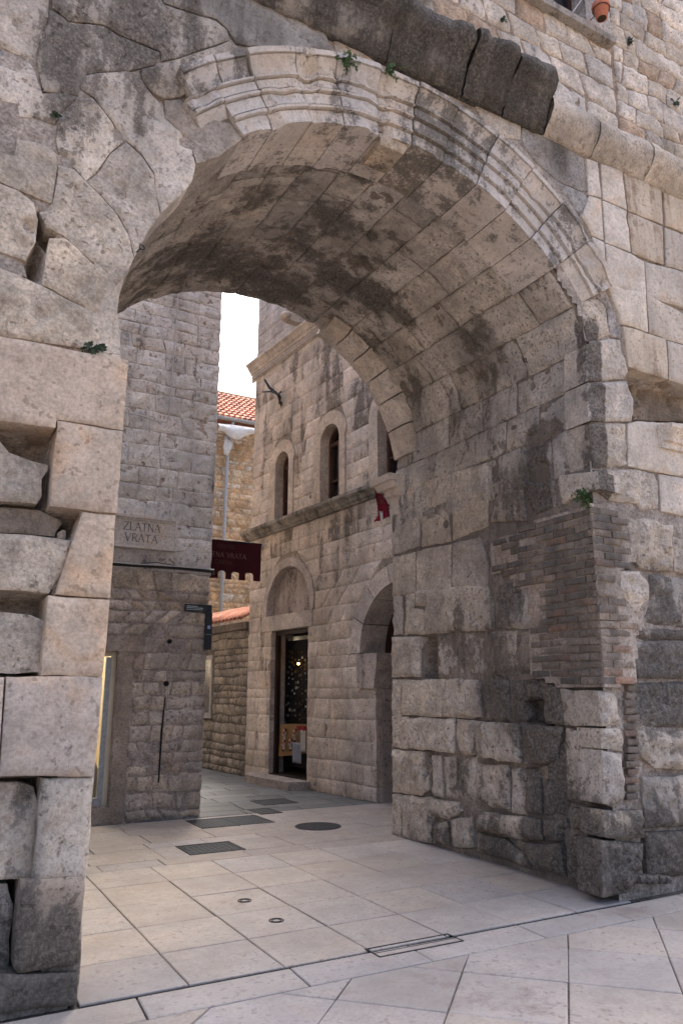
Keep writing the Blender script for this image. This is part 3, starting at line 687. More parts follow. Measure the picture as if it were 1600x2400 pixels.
# corner blocks of the right pier, front faces
CB = dict(rough=.022, edge=.03, rnd=.02, res=.024)
fs('k11', [(640, 400), (790, 378), (870, 470), (905, 735), (690, 790), (660, 600)], LIME, .18, w0=.0, **CB)
fs('k11', [(690, 800), (905, 745), (1000, 758), (1072, 1060), (1045, 1130), (695, 1150)], PALE, .1, w0=.02, **CB)
fs('k11', [(695, 1160), (1055, 1140), (1110, 1300), (1122, 1430), (1110, 1515), (712, 1515)], PALE, .1, w0=.025, **CB)
fs('k11', [(715, 1525), (1050, 1532), (1062, 1925), (755, 1945)], LIME, .1, w0=.015, **CB)
fs('k11', [(760, 1958), (1150, 1950), (1312, 1988), (1340, 2100), (1352, 2310), (1200, 2345), (1160, 2280), (900, 2240), (790, 2170)], LIME, .08, w0=.01, **CB)
fs('k11', [(1075, 1080), (1400, 1170), (1900, 1290), (1900, 1530), (1125, 1505), (1105, 1300)], BROWN, .55, w0=-.20, rough=.05, rscale=9, edge=.03)
fs('k11', [(1062, 1535), (1150, 1515), (1600, 1540), (2000, 1555), (2000, 2100), (1330, 1985), (1068, 1930)], PALE, .08, w0=.02, **Q)
fs('k11', [(1345, 2000), (2000, 2105), (2000, 2480), (1375, 2340)], PALE, .08, w0=.01, **Q)
# remnant of the impost moulding
im = MB(); a = FRONT.px('k11', 1310, 1700); x0, z1 = a[0], FRONT.px('k11', 1440, 1600)[1]; x1 = 6.9
pr = [(0, -.02), (.03, -.02), (.03, .04), (.06, .05), (.06, .08), (.13, .17), (.13, .21), (.0, .21)]
n = len(pr); base = z1-.20
vv = [(x0+.02+w*.4, YF-.02-w, base+z) for w, z in pr]+[(x1, YF-.02-w, base+z) for w, z in pr]
im.add(vv, [(i, (i+1) % n, (i+1) % n+n, i+n) for i in range(n)]+[tuple(range(n))[::-1]]); im.build('impost_moulding', MAT_ASHLAR, GATE, color=PALE+(.1,))
# eroded blocks at the foot of the right pier, front
for pts, col, cr, w in [([(850, 300), (1010, 290), (1330, 372), (1332, 890), (1100, 872), (960, 850), (905, 740), (872, 500)], WARM, .2, .01), ([(1332, 500), (1411, 520), (2000, 640), (2000, 1000), (1342, 890)], LIME, .08, .02),
                        ([(712, 870), (960, 882), (1045, 1000), (1060, 1200), (940, 1340), (825, 1275), (735, 1130)], PALE, .05, .03), ([(1042, 905), (2000, 1010), (2000, 1560), (1230, 1502), (965, 1440), (1062, 1230)], GREY, .55, -.03),
                        ([(940, 1515), (1230, 1515), (2000, 1570), (2000, 1660), (930, 1645)], MORT, .2, -.02), ([(882, 1662), (1100, 1645), (2000, 1690), (2000, 2085), (955, 2072), (885, 1850)], GREY, .45, .0)]:
    fs('k12', pts, col, cr, w0=w, rough=.038, rnd=.035, edge=.05)
for pts, col, cr, w in [([(1340, 520), (1900, 505), (1900, 745), (1350, 745)], GREY, .5, -.02), ([(1352, 760), (1900, 760), (1900, 960), (1450, 945), (1375, 885)], LIME, .2, .02), ([(1385, 985), (1900, 970), (1900, 1225), (1405, 1242)], LIME, .2, .01),
                        ([(1395, 1262), (1900, 1230), (1900, 1440), (1410, 1490)], DARK, .6, .02), ([(1165, 560), (1262, 560), (1275, 730), (1185, 738)], LIME, .1, .02), ([(1180, 745), (1285, 742), (1290, 860), (1190, 850)], LIME, .05, .03),
                        ([(1185, 855), (1285, 870), (1292, 1105), (1250, 1140), (1195, 1120)], LIME, .08, .03), ([(1195, 1148), (1390, 1150), (1396, 1290), (1300, 1302), (1205, 1285)], WARM, .2, .04),
                        ([(1188, 1300), (1392, 1312), (1385, 1480), (1310, 1560), (1195, 1585)], DARK, .6, .05)]:
    fs('c7', pts, col, cr+.1, w0=w, rough=.042, rnd=.04, edge=.06)
for k in range(5):
    fs('c7', [(1385+30*k, 1480), (1412+30*k, 1475), (1415+30*k, 1510), (1388+30*k, 1520)], DARK, .5, w0=.12, rough=.01, rnd=.05, edge=.05, res=.03, gap=.002)

# archivolt: moulded voussoirs, each one a part
AB = MB(); NA = 40
for k in range(NA+1):
    t = R(30+108*k/NA)
    for r in (AR_IN+.04, AR_OUT-.05): AB.v.append((ACX+r*math.cos(t), YF+.05, ACZ+r*math.sin(t)))
AB.f = [(2*k, 2*k+1, 2*k+3, 2*k+2) for k in range(NA)]
ARCH = AB.build('archivolt', MAT_MORTAR, GATE, color=MORT+(.3,))
PROFILE = [(0.0, -0.55), (0.0, 0.0186), (0.1027, 0.0186), (0.1044, 0.0025), (0.1131, 0.0025), (0.1148, 0.0465), (0.1305, 0.0496), (0.1375, 0.0434), (0.1392, 0.0124), (0.1479, 0.0124), (0.1496, 0.0341), (0.2393, 0.0341), (0.241, 0.0174), (0.2506, 0.0174), (0.2523, 0.062), (0.268, 0.0651), (0.2749, 0.0589), (0.2767, 0.0279), (0.2854, 0.0279), (0.2871, 0.0496), (0.348, 0.0496), (0.3497, 0.031), (0.3602, 0.031), (0.3628, 0.0744), (0.3758, 0.0744), (0.3811, 0.0558), (0.4002, 0.062), (0.435, 0.0725), (0.4742, 0.0956), (0.5002, 0.1229), (0.502, 0.104), (0.5107, 0.104), (0.5133, 0.1334), (0.5568, 0.1355), (0.5612, 0.1292), (0.5612, -0.3)]
def voussoir(t0, t1, r0=0, r1=1, col=(.66, .60, .545), crust=.2):
    pr = [(q, w) for q, w in PROFILE]
    if r0 > 0: pr = [(r0, -.55), (r0, -.02)]+[p for p in pr if p[0] > r0+.001]
    if r1 < .55: pr = [p for p in pr if p[0] < r1]+[(r1, .03), (r1, -.3)]
    pr2 = [pr[0]]
    for a, b in zip(pr, pr[1:]):
        L = math.hypot(b[0]-a[0], b[1]-a[1]); k = max(1, int(L/.06))
        pr2 += [(a[0]+(b[0]-a[0])*j/k, a[1]+(b[1]-a[1])*j/k) for j in range(1, k+1)]
    pr = pr2
    n = len(pr); ns = 16; V = []; dr = random.uniform(-.006, .006); dw = random.uniform(-.01, .01)
    for k in range(ns+1):
        t = R(t0+.10+(t1-t0-.20)*k/ns); e = .004 if k in (0, ns) else 0
        for q, w in pr:
            r = AR_IN-.005+q+dr; V.append((ACX+r*math.cos(t), YF-(w+dw-e if w > -.2 else w), ACZ+r*math.sin(t)))
    V = np.array(V); nz = fbm(V, 8, 4); chip = np.clip(fbm(V, 3.1, 3)-.55, 0, 1)
    cen = np.array([ACX, YF+.2, ACZ]); dirv = V-cen; dirv /= np.linalg.norm(dirv, axis=1)[:, None]
    V = V+np.array([0, 1, 0])*(nz*.004+chip*.10)[:, None]
    Fc = [(k*n+i, (k+1)*n+i, (k+1)*n+i+1, k*n+i+1) for k in range(ns) for i in range(n-1)]
    Fc += [tuple(range(n))[::-1], tuple(ns*n+i for i in range(n))]
    return mesh_obj('voussoir', V.tolist(), Fc, MAT_MOULD, ARCH, False, vary(col, .04, crust))
JA = [137.2, 130.4, 122.3, 113.2, 105.0, 96.0, 87.9, 79.2, 69.6, 60.4, 51.4, 42.3, 32.2]
CRU = [.42, .3, .32, .36, .36, .36, .58, .52, .36, .34, .44, .32]
for k in range(12):
    a = dict(r0=0, r1=1)
    if k == 0: a = dict(r0=.16, r1=.37)
    if k == 1: a = dict(r0=0, r1=.38)
    if k == 5: pass
    if k == 11: a = dict(r0=.15, r1=1)
    voussoir(JA[k+1], JA[k], col=(.66, .60, .545) if k not in (6,) else PALE, crust=CRU[k], **a)
voussoir(122.6, 128.5, r0=.36, crust=.5); voussoir(128.7, 135.2, r0=.36, crust=.55)     # broken outer moulding on the left
# brown dressed stone under the broken soffit
fs('c2', [(182, 602), (325, 575), (330, 640), (290, 705), (180, 660)], WARM, .05, w0=-.02, rough=.01)

# cornice: black weathered blocks, then the paler torus
CO = MB(); CO.box((-3, YF-.02, 6.93), (9, YF+.3, 7.36)); CORN = CO.build('cornice', MAT_CRUST, GATE, color=GREY+(.5,))
def cornice_block(x0, x1, pr, mat, col, crust, amp=.03, seed=0):
    n = len(pr); ns = max(4, int((x1-x0)/.06)); V = []
    for k in range(ns+1):
        x = x0+.002+(x1-x0-.004)*k/ns
        for w, z in pr: V.append((x, YF-w, z))
    V = np.array(V); nz = fbm(V+seed*7.7, 3.2, 5, .55); e = np.minimum(V[:, 0]-x0, x1-V[:, 0]); er = np.clip(1-e/.07, 0, 1)**2
    prot = np.clip(YF-V[:, 1], 0, 1)
    V[:, 1] += (nz*amp+er*(.03 if mat is MAT_CRUST else .006))*np.clip(prot*4, 0, 1); V[:, 2] += fbm(V+3.3+seed, 4, 3)*amp*.5*np.clip(prot*5, 0, 1)
    Fc = [(k*n+i, k*n+i+1, (k+1)*n+i+1, (k+1)*n+i) for k in range(ns) for i in range(n-1)]+[tuple(range(n)), tuple(ns*n+i for i in range(n))[::-1]]
    mesh_obj('cornice_block', V.tolist(), Fc, mat, CORN, True, vary(col, .08, crust))
def dense(pr, s=.05):
    o = [pr[0]]
    for a, b in zip(pr, pr[1:]):
        k = max(1, int(math.hypot(b[0]-a[0], b[1]-a[1])/s)); o += [(a[0]+(b[0]-a[0])*j/k, a[1]+(b[1]-a[1])*j/k) for j in range(1, k+1)]
    return o
P1 = dense([(-.05, 6.90), (.05, 6.90), (.055, 6.955), (.09, 6.97), (.13, 7.06), (.19, 7.15), (.29, 7.24), (.315, 7.30), (.315, 7.38), (.24, 7.42), (-.05, 7.44)])
P2 = dense([(-.05, 6.90), (.03, 6.905), (.06, 6.95), (.08, 6.97), (.14, 7.02), (.185, 7.11), (.19, 7.20), (.15, 7.29), (.09, 7.34), (.05, 7.38), (-.05, 7.42)])
for k, (a, b_, c) in enumerate([(-3, -1.2, .6), (-1.2, .4, .6), (.4, 1.9, .6), (1.9, 2.96, .62), (2.965, 3.76, .72), (3.775, 4.24, .78), (4.255, 4.76, .72)]):
    cornice_block(a, b_, P1, MAT_CRUST, (.36, .325, .29), c-.02, .045+.015*(k > 4), k)
for k, (a, b_) in enumerate([(4.78, 5.42), (5.42, 6.2), (6.2, 7.1), (7.1, 9)]): cornice_block(a, b_, P2, MAT_ROUGH, LIME, .28-.05*k, .022, 20+k)

# vault and side wall, passage
PA = dict(mat=MAT_ROUGH, parent=VAULT, srf=PASS, rough=.014, edge=.025, rnd=.014, gap=.003, jag=.009, res=.045)
PAL = dict(PA); PAL.update(rough=.022, edge=.05, rnd=.03, gap=.005, jag=.014, res=.032)
T = [  # traced side-wall stones (crop, outline, colour, crust, offset)
 ('c5', [(945, 965), (1128, 945), (1140, 1030), (1060, 1060), (960, 1110), (940, 1000)], PALE, .12, .02), ('c5', [(790, 985), (910, 970), (930, 1120), (820, 1165), (772, 1060)], DARK, .55, .0),
 ('c5', [(592, 1010), (780, 982), (770, 1060), (790, 1190), (612, 1200), (640, 1060)], LIME, .42, .0), ('c5', [(415, 952), (587, 905), (600, 1040), (590, 1070), (430, 1100)], LIME, .12, .01),
 ('c5', [(422, 1110), (595, 1078), (600, 1220), (490, 1262), (428, 1290)], WARM, .12, 0), ('c5', [(252, 990), (410, 955), (420, 1100), (276, 1148)], LIME, .2, .0), ('c5', [(190, 1010), (248, 992), (262, 1142), (188, 1178)], LIME, .3, 0),
 ('c5', [(276, 1158), (400, 1120), (420, 1292), (278, 1322)], LIME, .2, 0), ('c5', [(140, 1192), (268, 1164), (272, 1320), (140, 1360)], LIME, .22, 0), ('c5', [(140, 1370), (250, 1340), (250, 1548), (140, 1568)], LIME, .2, 0),
 ('c5', [(258, 1338), (425, 1302), (425, 1540), (258, 1545)], LIME, .25, 0), ('c5', [(432, 1300), (560, 1270), (612, 1400), (602, 1540), (432, 1512)], (.40, .365, .335), .3, 0),
 ('c7', [(140, 90), (195, 85), (198, 290), (140, 295)], PALE, .12, .0), ('c7', [(200, 85), (250, 80), (250, 150), (298, 160), (298, 285), (200, 290)], PALE, .2, 0), ('c7', [(255, 70), (440, 50), (600, 32), (640, 150), (632, 262), (302, 284), (300, 155), (255, 148)], LIME, .3, .02),
 ('c7', [(640, 40), (775, 10), (835, 110), (835, 255), (640, 262)], GREY, .5, -.01), ('c7', [(140, 297), (278, 291), (278, 496), (140, 497)], PALE, .1, .02), ('c7', [(350, 290), (590, 266), (612, 460), (590, 494), (350, 494)], GREY, .5, -.05),
 ('c7', [(598, 268), (748, 262), (748, 440), (660, 494), (615, 490)], LIME, .42, -.02), ('c7', [(752, 262), (835, 260), (842, 495), (670, 495), (750, 445)], MORT, .4, -.02), ('c7', [(140, 502), (183, 502), (183, 686), (216, 690), (216, 846), (140, 846)], PALE, .1, .015),
 ('c7', [(187, 505), (400, 505), (400, 600), (382, 690), (190, 685)], PALE, .15, .02), ('c7', [(404, 505), (575, 505), (582, 700), (390, 690)], LIME, .38, .015), ('c7', [(580, 505), (712, 505), (722, 716), (590, 706)], DARK, .5, -.01),
 ('c7', [(716, 505), (860, 503), (866, 600), (790, 615), (795, 716), (728, 716)], DARK, .62, -.01), ('c7', [(870, 505), (968, 540), (1000, 735), (890, 716)], GREY, .48, 0),
 ('c7', [(220, 692), (462, 698), (455, 870), (220, 846)], PALE, .16, .03), ('c7', [(466, 698), (552, 702), (546, 882), (458, 872)], PALE, .28, .028), ('c7', [(556, 706), (780, 720), (788, 922), (572, 886)], LIME, .22, .05), ('c7', [(785, 724), (990, 740), (960, 900), (870, 944), (795, 930)], LIME, .4, .03),
 ('c7', [(145, 850), (292, 856), (330, 960), (326, 1050), (290, 1076), (145, 1060)], PALE, .12, .02), ('c7', [(335, 872), (376, 880), (392, 1088), (345, 1078), (338, 980)], LIME, .25, 0), ('c7', [(384, 880), (552, 892), (556, 1112), (400, 1090)], GREY, .48, -.02),
 ('c7', [(558, 912), (720, 930), (722, 1160), (562, 1124)], LIME, .2, .01), ('c7', [(724, 932), (870, 948), (875, 1172), (726, 1162)], GREY, .42, 0), ('c7', [(875, 945), (1000, 760), (1010, 1100), (1000, 1180), (880, 1176)], GREY, .5, -.01),
 ('c7', [(140, 1064), (184, 1066), (186, 1284), (140, 1272)], LIME, .25, .01), ('c7', [(188, 1070), (330, 1086), (470, 1102), (492, 1150), (420, 1196), (350, 1180), (338, 1200), (338, 1308), (200, 1292)], LIME, .3, .02), ('c7', [(345, 1202), (418, 1204), (430, 1322), (342, 1312)], GREY, .5, .02),
 ('c7', [(432, 1196), (550, 1172), (546, 1332), (440, 1334)], GREY, .45, .03), ('c7', [(562, 1142), (720, 1166), (880, 1190), (885, 1300), (760, 1290), (565, 1245)], LIME, .42, .04), ('c7', [(562, 1256), (700, 1286), (842, 1400), (835, 1440), (560, 1350)], DARK, .55, .03),
 ('c7', [(885, 1190), (1005, 1190), (1020, 1260), (985, 1300), (890, 1300)], LIME, .38, .02), ('c7', [(770, 1300), (890, 1310), (980, 1310), (1010, 1480), (850, 1430)], DARK, .6, .05),
 ('c7', [(972, 552), (1158, 558), (1175, 735), (1000, 735)], LIME, .06, .03), ('c7', [(1002, 748), (1178, 746), (1192, 1115), (1120, 1120), (1012, 1098)], LIME, .1, .035), ('c7', [(1030, 1130), (1185, 1140), (1195, 1280), (1150, 1282), (1040, 1240)], WARM, .2, .05),
 ('c7', [(1025, 1265), (1150, 1290), (1195, 1300), (1205, 1580), (1120, 1545), (1015, 1480)], DARK, .6, .06)]
for c, pts, col, cr, w in T: fs(c, pts, tuple(.6*x+.4*y for x, y in zip(col, LIME)), .2, w0=w+random.uniform(-.008, .012), **(PAL if c == 'c7' else PA))
# vault courses follow the joints of the voussoirs
v0, rows = 3.56, [3.56, 4.03, 4.40, 4.77]+[v_ang(a) for a in (32.5, 42.3, 51.4, 60.4, 69.6, 79.2, 87.9, 96, 105, 113.2, 122.3, 130.4, 139, 148, 158, 168)]
rows[4] = (rows[3]+rows[5])/2
def vcrust(u, v):
    far = (u-YF)/(YB-YF); return .23+.12*min(1, max(0, far*1.2))+.05*math.sin(v*2.3+u*1.7)
def vcol():
    return random.choice([(.58, .535, .485), (.58, .535, .485), (.54, .495, .45), (.64, .59, .535)])
def first(k): return random.choice([.45, .62, .78, .95])
courses('vault_stone', PASS, YF+.05, YB, rows, (.45, .98), MAT_ROUGH, VAULT, vcol, crust=vcrust, crust_j=.05, var=.06, jv=.010, ju=.015, first=first, wj=.010, tilt=.025, rough=.017, edge=.03, rnd=.022, gap=.0035, res=.045, jag=.010, depth=.2)
lv = float(PV[-1]); rowsl = [v_ang(168)]+[lv-.1-z for z in (3.70, 3.30, 2.75, 2.15, 1.55, 1.0, .45, 0)]
courses('jamb_stone', PASS, YF-.01, YB, rowsl, (.7, 1.3), MAT_ASHLAR, VAULT, WARM, crust=.1, rough=.006, edge=.02, rnd=.012, gap=.003, res=.1, jag=.004, depth=.2)
# rib at the far mouth of the vault
class Rib(Passage):
    pass
for k, (a, b_) in enumerate([(14, 24), (24, 34), (34, 43), (43, 52), (52, 60), (60, 67)]):
    pts = []; V = []; ns = 8
    pr = [(0, 7.42), (-.07, 7.45), (-.09, 7.5), (-.09, 7.78), (-.06, 7.80), (-.06, 7.86), (.1, 7.86), (.15, 7.42)]
    n = len(pr)
    def back(t): return np.array([3.10+2.31*math.cos(R(t)), 3.98+2.31*math.sin(R(t))])
    for j in range(ns+1):
        t = a+.25+(b_-a-.5)*j/ns; c = back(t); d = np.array([math.cos(R(t)), math.sin(R(t))])
        shift = -.13*max(0, 1-(t-14)/40)
        for q, y in pr: V.append((c[0]+d[0]*(q-.02)+shift, y, c[1]+d[1]*(q-.02)))
    V = np.array(V); V += (fbm(V, 6, 3)*.008)[:, None]
    Fc = [(j*n+i, j*n+(i+1) % n, (j+1)*n+(i+1) % n, (j+1)*n+i) for j in range(ns) for i in range(n)]+[tuple(range(n)), tuple(ns*n+i for i in range(n))[::-1]]
    mesh_obj('rib_stone', V.tolist(), Fc, MAT_ASHLAR, VAULT, False, vary(PALE, .05, .15))
# moulded impost block under the rib at the far corner
im = MB(); pr = [(0, 3.72), (.0, 4.0), (.05, 4.02), (.06, 4.09), (.12, 4.10), (.15, 4.17), (.19, 4.18), (.20, 4.26), (-.1, 4.26), (-.1, 3.72)]
n = len(pr); V = []
for y, e in ((7.55, 0), (7.62, .0), (7.88, 0), (7.90+.02, .0)):
    pass
for w, z in pr: V.append((5.07-w, 7.58, z))
for w, z in pr: V.append((5.07-w, 7.86+max(0, w), z))
for w, z in pr: V.append((5.6, 7.86+max(0, w), z))
Fc = [(j*n+i, j*n+(i+1) % n, (j+1)*n+(i+1) % n, (j+1)*n+i) for j in range(2) for i in range(n)]+[tuple(range(n))[::-1], tuple(2*n+i for i in range(n))]
im.add(V, Fc); im.build('impost_block', MAT_MOULD, GATE, color=(.62, .54, .47, .2))

# brick repair wrapping the corner of the right pier
BRS = inset(np.array([(4.56, 3.20), (5.04, 3.22), (5.38, 3.18), (5.95, 3.09), (5.95, 2.80), (5.68, 2.78), (5.62, 2.62), (5.44, 2.56), (5.42, 1.78), (5.08, 1.66), (4.56, 1.66)]), -.01)
BRF = inset(np.array([(5.03, 3.20), (5.36, 3.18), (5.55, 3.06), (5.58, 2.78), (5.33, 2.65), (5.32, 2.39), (5.43, 2.31), (5.52, 2.16), (5.45, 2.04), (5.40, 1.68), (5.03, 1.66)]), -.01)
BRICKS = sheet('brick_corner', PASS, 4.56, 5.96, 1.60, 3.26, .04, lambda P: np.full(len(P), .010), lambda c: inside(c, BRS), MAT_MORTAR, GATE, (.48, .41, .35, .3))
sheet('brick_bed', FRONT, 5.02, 5.62, 1.60, 3.26, .04, lambda P: np.full(len(P), .014), lambda c: inside(c, BRF), MAT_MORTAR, GATE, (.48, .41, .35, .3))
BCOL = [(.30, .25, .205)]*6+[(.27, .225, .185)]*4+[(.32, .25, .195)]*3+[(.33, .235, .18), (.23, .20, .175), (.36, .23, .17), (.25, .215, .18), (.27, .225, .185)]
def clip_conv(poly, region): return inside(np.array(poly), region).all() or (inside(np.array(poly), region).sum() >= 3)
nc = int((3.21-1.66)/.0665)
for k in range(nc):
    v = 1.668+k*.0665; off = 0 if k % 2 else .125
    u = YF-.012
    first_ = True
    while u < 6.0:
        L = (.125 if (k % 2) else .24) if first_ else .245+random.uniform(-.015, .015)
        q = [(u+.005, v), (u+L-.006, v+random.uniform(-.002, .002)), (u+L-.006, v+.055), (u+.005, v+.055+random.uniform(-.002, .002))]
        if clip_conv([(np.clip(a, 4.58, 9), b_) for a, b_ in q], BRS) and not (u > 5.15 and random.random() < .12):
            stone('brick', q, PASS, MAT_BRICK, BRICKS, vary(random.choice(BCOL), .12, random.uniform(.15, .5)), depth=.06, w0=.026+random.uniform(-.008, .006), rough=.003, edge=.008, rnd=.006, gap=0, res=.06, jag=.002)
        u += L; first_ = False
    u = 5.03-.012; first_ = True
    while u < 5.75:
        L = (.24 if (k % 2) else .125) if first_ else .235+random.uniform(-.02, .015)
        q = [(u+.005, v), (u+L-.006, v), (u+L-.006, v+.055), (u+.005, v+.055)]
        if clip_conv([(max(a, 5.031), b_) for a, b_ in q], BRF):
            stone('brick', q, FRONT, MAT_BRICK, BRICKS, vary(random.choice(BCOL), .12, random.uniform(.1, .42)), depth=.06, w0=.029+random.uniform(-.007, .005), rough=.003, edge=.008, rnd=.006, gap=0, res=.06, jag=.002)
        u += L; first_ = False
for k in range(16):   # thin brick packing lower down on the front
    z = .74+k*.062+random.uniform(-.006, .006); x = 5.22+.008*k+random.uniform(-.02, .02)
    q = [(x, z), (x+.13+random.uniform(-.04, .05), z), (x+.14, z+.05), (x, z+.05)]
    stone('brick', q, FRONT, MAT_BRICK, BRICKS, vary(random.choice(BCOL), .2, .3), depth=.1, w0=.0+random.uniform(-.02, .01), rough=.008, edge=.015, rnd=.01, gap=.002, res=.05, jag=.004)
# plain ashlar carrying the wall on beyond both ends of the traced blocks
for x0, x1 in ((-3.0, -.72), (7.02, 9.0)):
    courses('stone', FRONT, x0, x1, [0, .5, .98, 1.5, 2.05, 2.6, 3.1, 3.65, 4.2, 4.75, 5.3, 5.85, 6.4, 6.88], (.65, 1.15), MAT_ROUGH, WALL, lambda: random.choice([LIME, WARM, PALE]), crust=.2, jv=.02, ju=.03, rough=.014, edge=.03, rnd=.016, gap=.004, res=.07, jag=.010, depth=.2)
# ------------------------------------------------------------------ rubble house wall above the cornice
UP_H = thing('rubble_house_wall', 'pale rubble house wall with a dark window rising above the gate cornice', 'wall')
WIN_U = (4.35, 5.56, 8.585, 10.4)
UB = sheet('masonry', FRONT, -3, 9, 7.34, 10.7, .07, lambda P: np.full(len(P), -.03), lambda c: ~((c[:, 0] > WIN_U[0]) & (c[:, 0] < WIN_U[1]) & (c[:, 1] > WIN_U[2]) & (c[:, 1] < WIN_U[3])), MAT_MORTAR, UP_H, (.38, .30, .235, .12))
def ucol(): return random.choice([PALE, PALE, (.76, .69, .62), (.72, .64, .56), LIME, (.56, .43, .33)])
RU = dict(rough=.018, edge=.03, rnd=.024, gap=.010, res=.045, jag=.016, depth=.1)
courses('stone', FRONT, 3.4, 5.95, [7.42, 7.70, 8.0, 8.24, 8.5], (.2, .5), MAT_ROUGH, UB, ucol, crust=.22, jv=.05, ju=.05, w0=-.012, **RU)
courses('stone', FRONT, 5.98, 8.2, [7.42, 7.68, 7.86, 8.14, 8.40, 8.62, 8.9, 9.10, 9.38, 9.66, 9.9, 10.25], (.16, .46), MAT_ROUGH, UB, ucol, crust=.08, jv=.055, ju=.05, w0=.0, **RU)
courses('stone', FRONT, 3.4, 5.97, [10.45, 10.7], (.2, .4), MAT_ROUGH, UB, ucol, crust=.05, jv=.04, ju=.05, w0=.0, **RU)
b = MB(); b.box((3.2, YF-.075, 8.50), (5.92, YF+.3, 8.58)); b.build('window_sill', MAT_ASHLAR, UP_H, color=(.36, .33, .30, .35))
b = MB(); b.box((5.56, YF-.012, 8.58), (5.94, YF+.25, 10.45)); b.build('plaster_jamb', MAT_MORTAR, UP_H, color=(.46, .42, .39, .05))
w = MB(); w.box((4.35, YF+.20, 8.58), (5.56, YF+.22, 10.4)); wp = w.build('window', MAT_GLASS, UP_H)
w = MB()
for x in (4.37, 4.95, 5.51): w.box((x-.02, YF+.16, 8.58), (x+.03, YF+.198, 10.4))
w.box((4.35, YF+.16, 8.585), (5.56, YF+.198, 8.64)); w.build('window_frame', MAT_WOOD, wp)
for a, b_ in (((4.6, 8.60), (5.35, 9.25)), ((5.0, 8.60), (5.0, 9.4)), ((5.30, 8.60), (5.52, 8.95))):
    MB().tube([(a[0], YF-.02, a[1]), (b_[0], YF-.02, b_[1])], .007, 6).build('railing_bar', MAT_CABLEG, UP_H)
# hanging pot
pc = FRONT.px('k7', 735, 110); pc = (pc[0]-.06, YF-.16, pc[1]-.18)
POT = thing('flower_pot', 'small terracotta flower pot hung outside the window above the gate', 'flower pot')
MB().lathe([(0, -.085), (.058, -.085), (.078, .035), (.09, .035), (.096, .085), (.086, .085), (.07, .06), (0, .06)], pc, 28).build('pot_body', MAT_POT, POT, True)
MB().lathe([(.0, -.0855), (.046, -.0865), (.046, -.088), (0, -.088)], pc, 20).build('base_shade', MAT_POTSHADE, POT)  # dark disc painted as shade on the underside of the pot
rg = MB(); rg.tube([(pc[0]+.088*math.cos(a), pc[1]+.088*math.sin(a), pc[2]+.028) for a in np.linspace(0, 2*math.pi, 25)], .004, 6)
rg.tube([(pc[0], pc[1]+.088, pc[2]+.028), (pc[0], YF-.01, pc[2]+.028)], .005, 6).build('bracket', MAT_IRON, POT)

# ------------------------------------------------------------------ house on the left of the alley
LB = thing('corner_house', 'tall grey rubble stone house with squared corner stones left of the alley', 'house')
def lbkeep(c): return ~((c[:, 0] > 1.45) & (c[:, 0] < 2.31) & (c[:, 1] > .2) & (c[:, 1] < 2.12))
LBB = sheet('wall', LBF, -3, 3.50, -.1, 10.2, .08, lambda P: np.full(len(P), -.008), lbkeep, MAT_MORTAR, LB, (.40, .345, .315, .1))
b = MB(); b.box((-3, 10.5, -.1), (1.2, 20, 10.2)).box((1.2, 14, -.1), (3.50, 20, 10.2)).box((2.6, 10.26, -.1), (3.50, 14, 10.2)).box((1.2, 10.26, 2.6), (2.6, 14, 10.2)); b.build('house_core', MAT_MORTAR, LB, color=(.3, .26, .23, .1))
def lcol(): return random.choice([(.58, .50, .42), (.55, .475, .40), (.52, .455, .395), (.60, .51, .42), (.52, .42, .335)])
def ucol2(): return random.choice([(.66, .65, .645), (.63, .62, .615), (.68, .67, .66), (.63, .605, .59)])  # upper stones: grey made paler and cooler, skylight worked into the colour
blk = [lambda z: (1.0, 2.50) if z < 2.12 else ((1.0, 2.62) if z < 2.33 else None)]
rl = [0, .12]
while rl[-1] < 3.15: rl.append(rl[-1]+random.choice([.13, .15, .17, .19, .22, .27]))
rl = rl[:-1]+[2.12, 2.33, 3.22]; rl = sorted(set([r for r in rl if all(abs(r-q) > .06 for q in (2.12, 2.33, 3.22))]+[2.12, 2.33, 3.22]))
courses('stone', LBF, 1.6, 3.52, rl, (.12, .36), MAT_ROUGH, LBB, lcol, blk, crust=.2, crust_j=.12, jv=.03, ju=.045, corner=lambda k: random.choice([.22, .3, .46, .56]), rough=.012, edge=.03, rnd=.018, gap=.012, res=.045, jag=.02, depth=.09, w0=.012, skip=lambda p: p[2][0] < 3.4 and random.random() < .10)
ru = [3.22]
while ru[-1] < 8.4: ru.append(ru[-1]+random.choice([.18, .22, .26, .31]))
courses('stone', LBF, 1.55, 3.525, ru, (.22, .6), MAT_TOWER, LBB, ucol2, crust=.28, crust_j=.05, jv=.022, ju=.02, corner=lambda k: random.choice([.28, .36, .55, .62]), rough=.018, edge=.016, rnd=.009, gap=.002, res=.042, jag=.012, depth=.08, w0=.006)
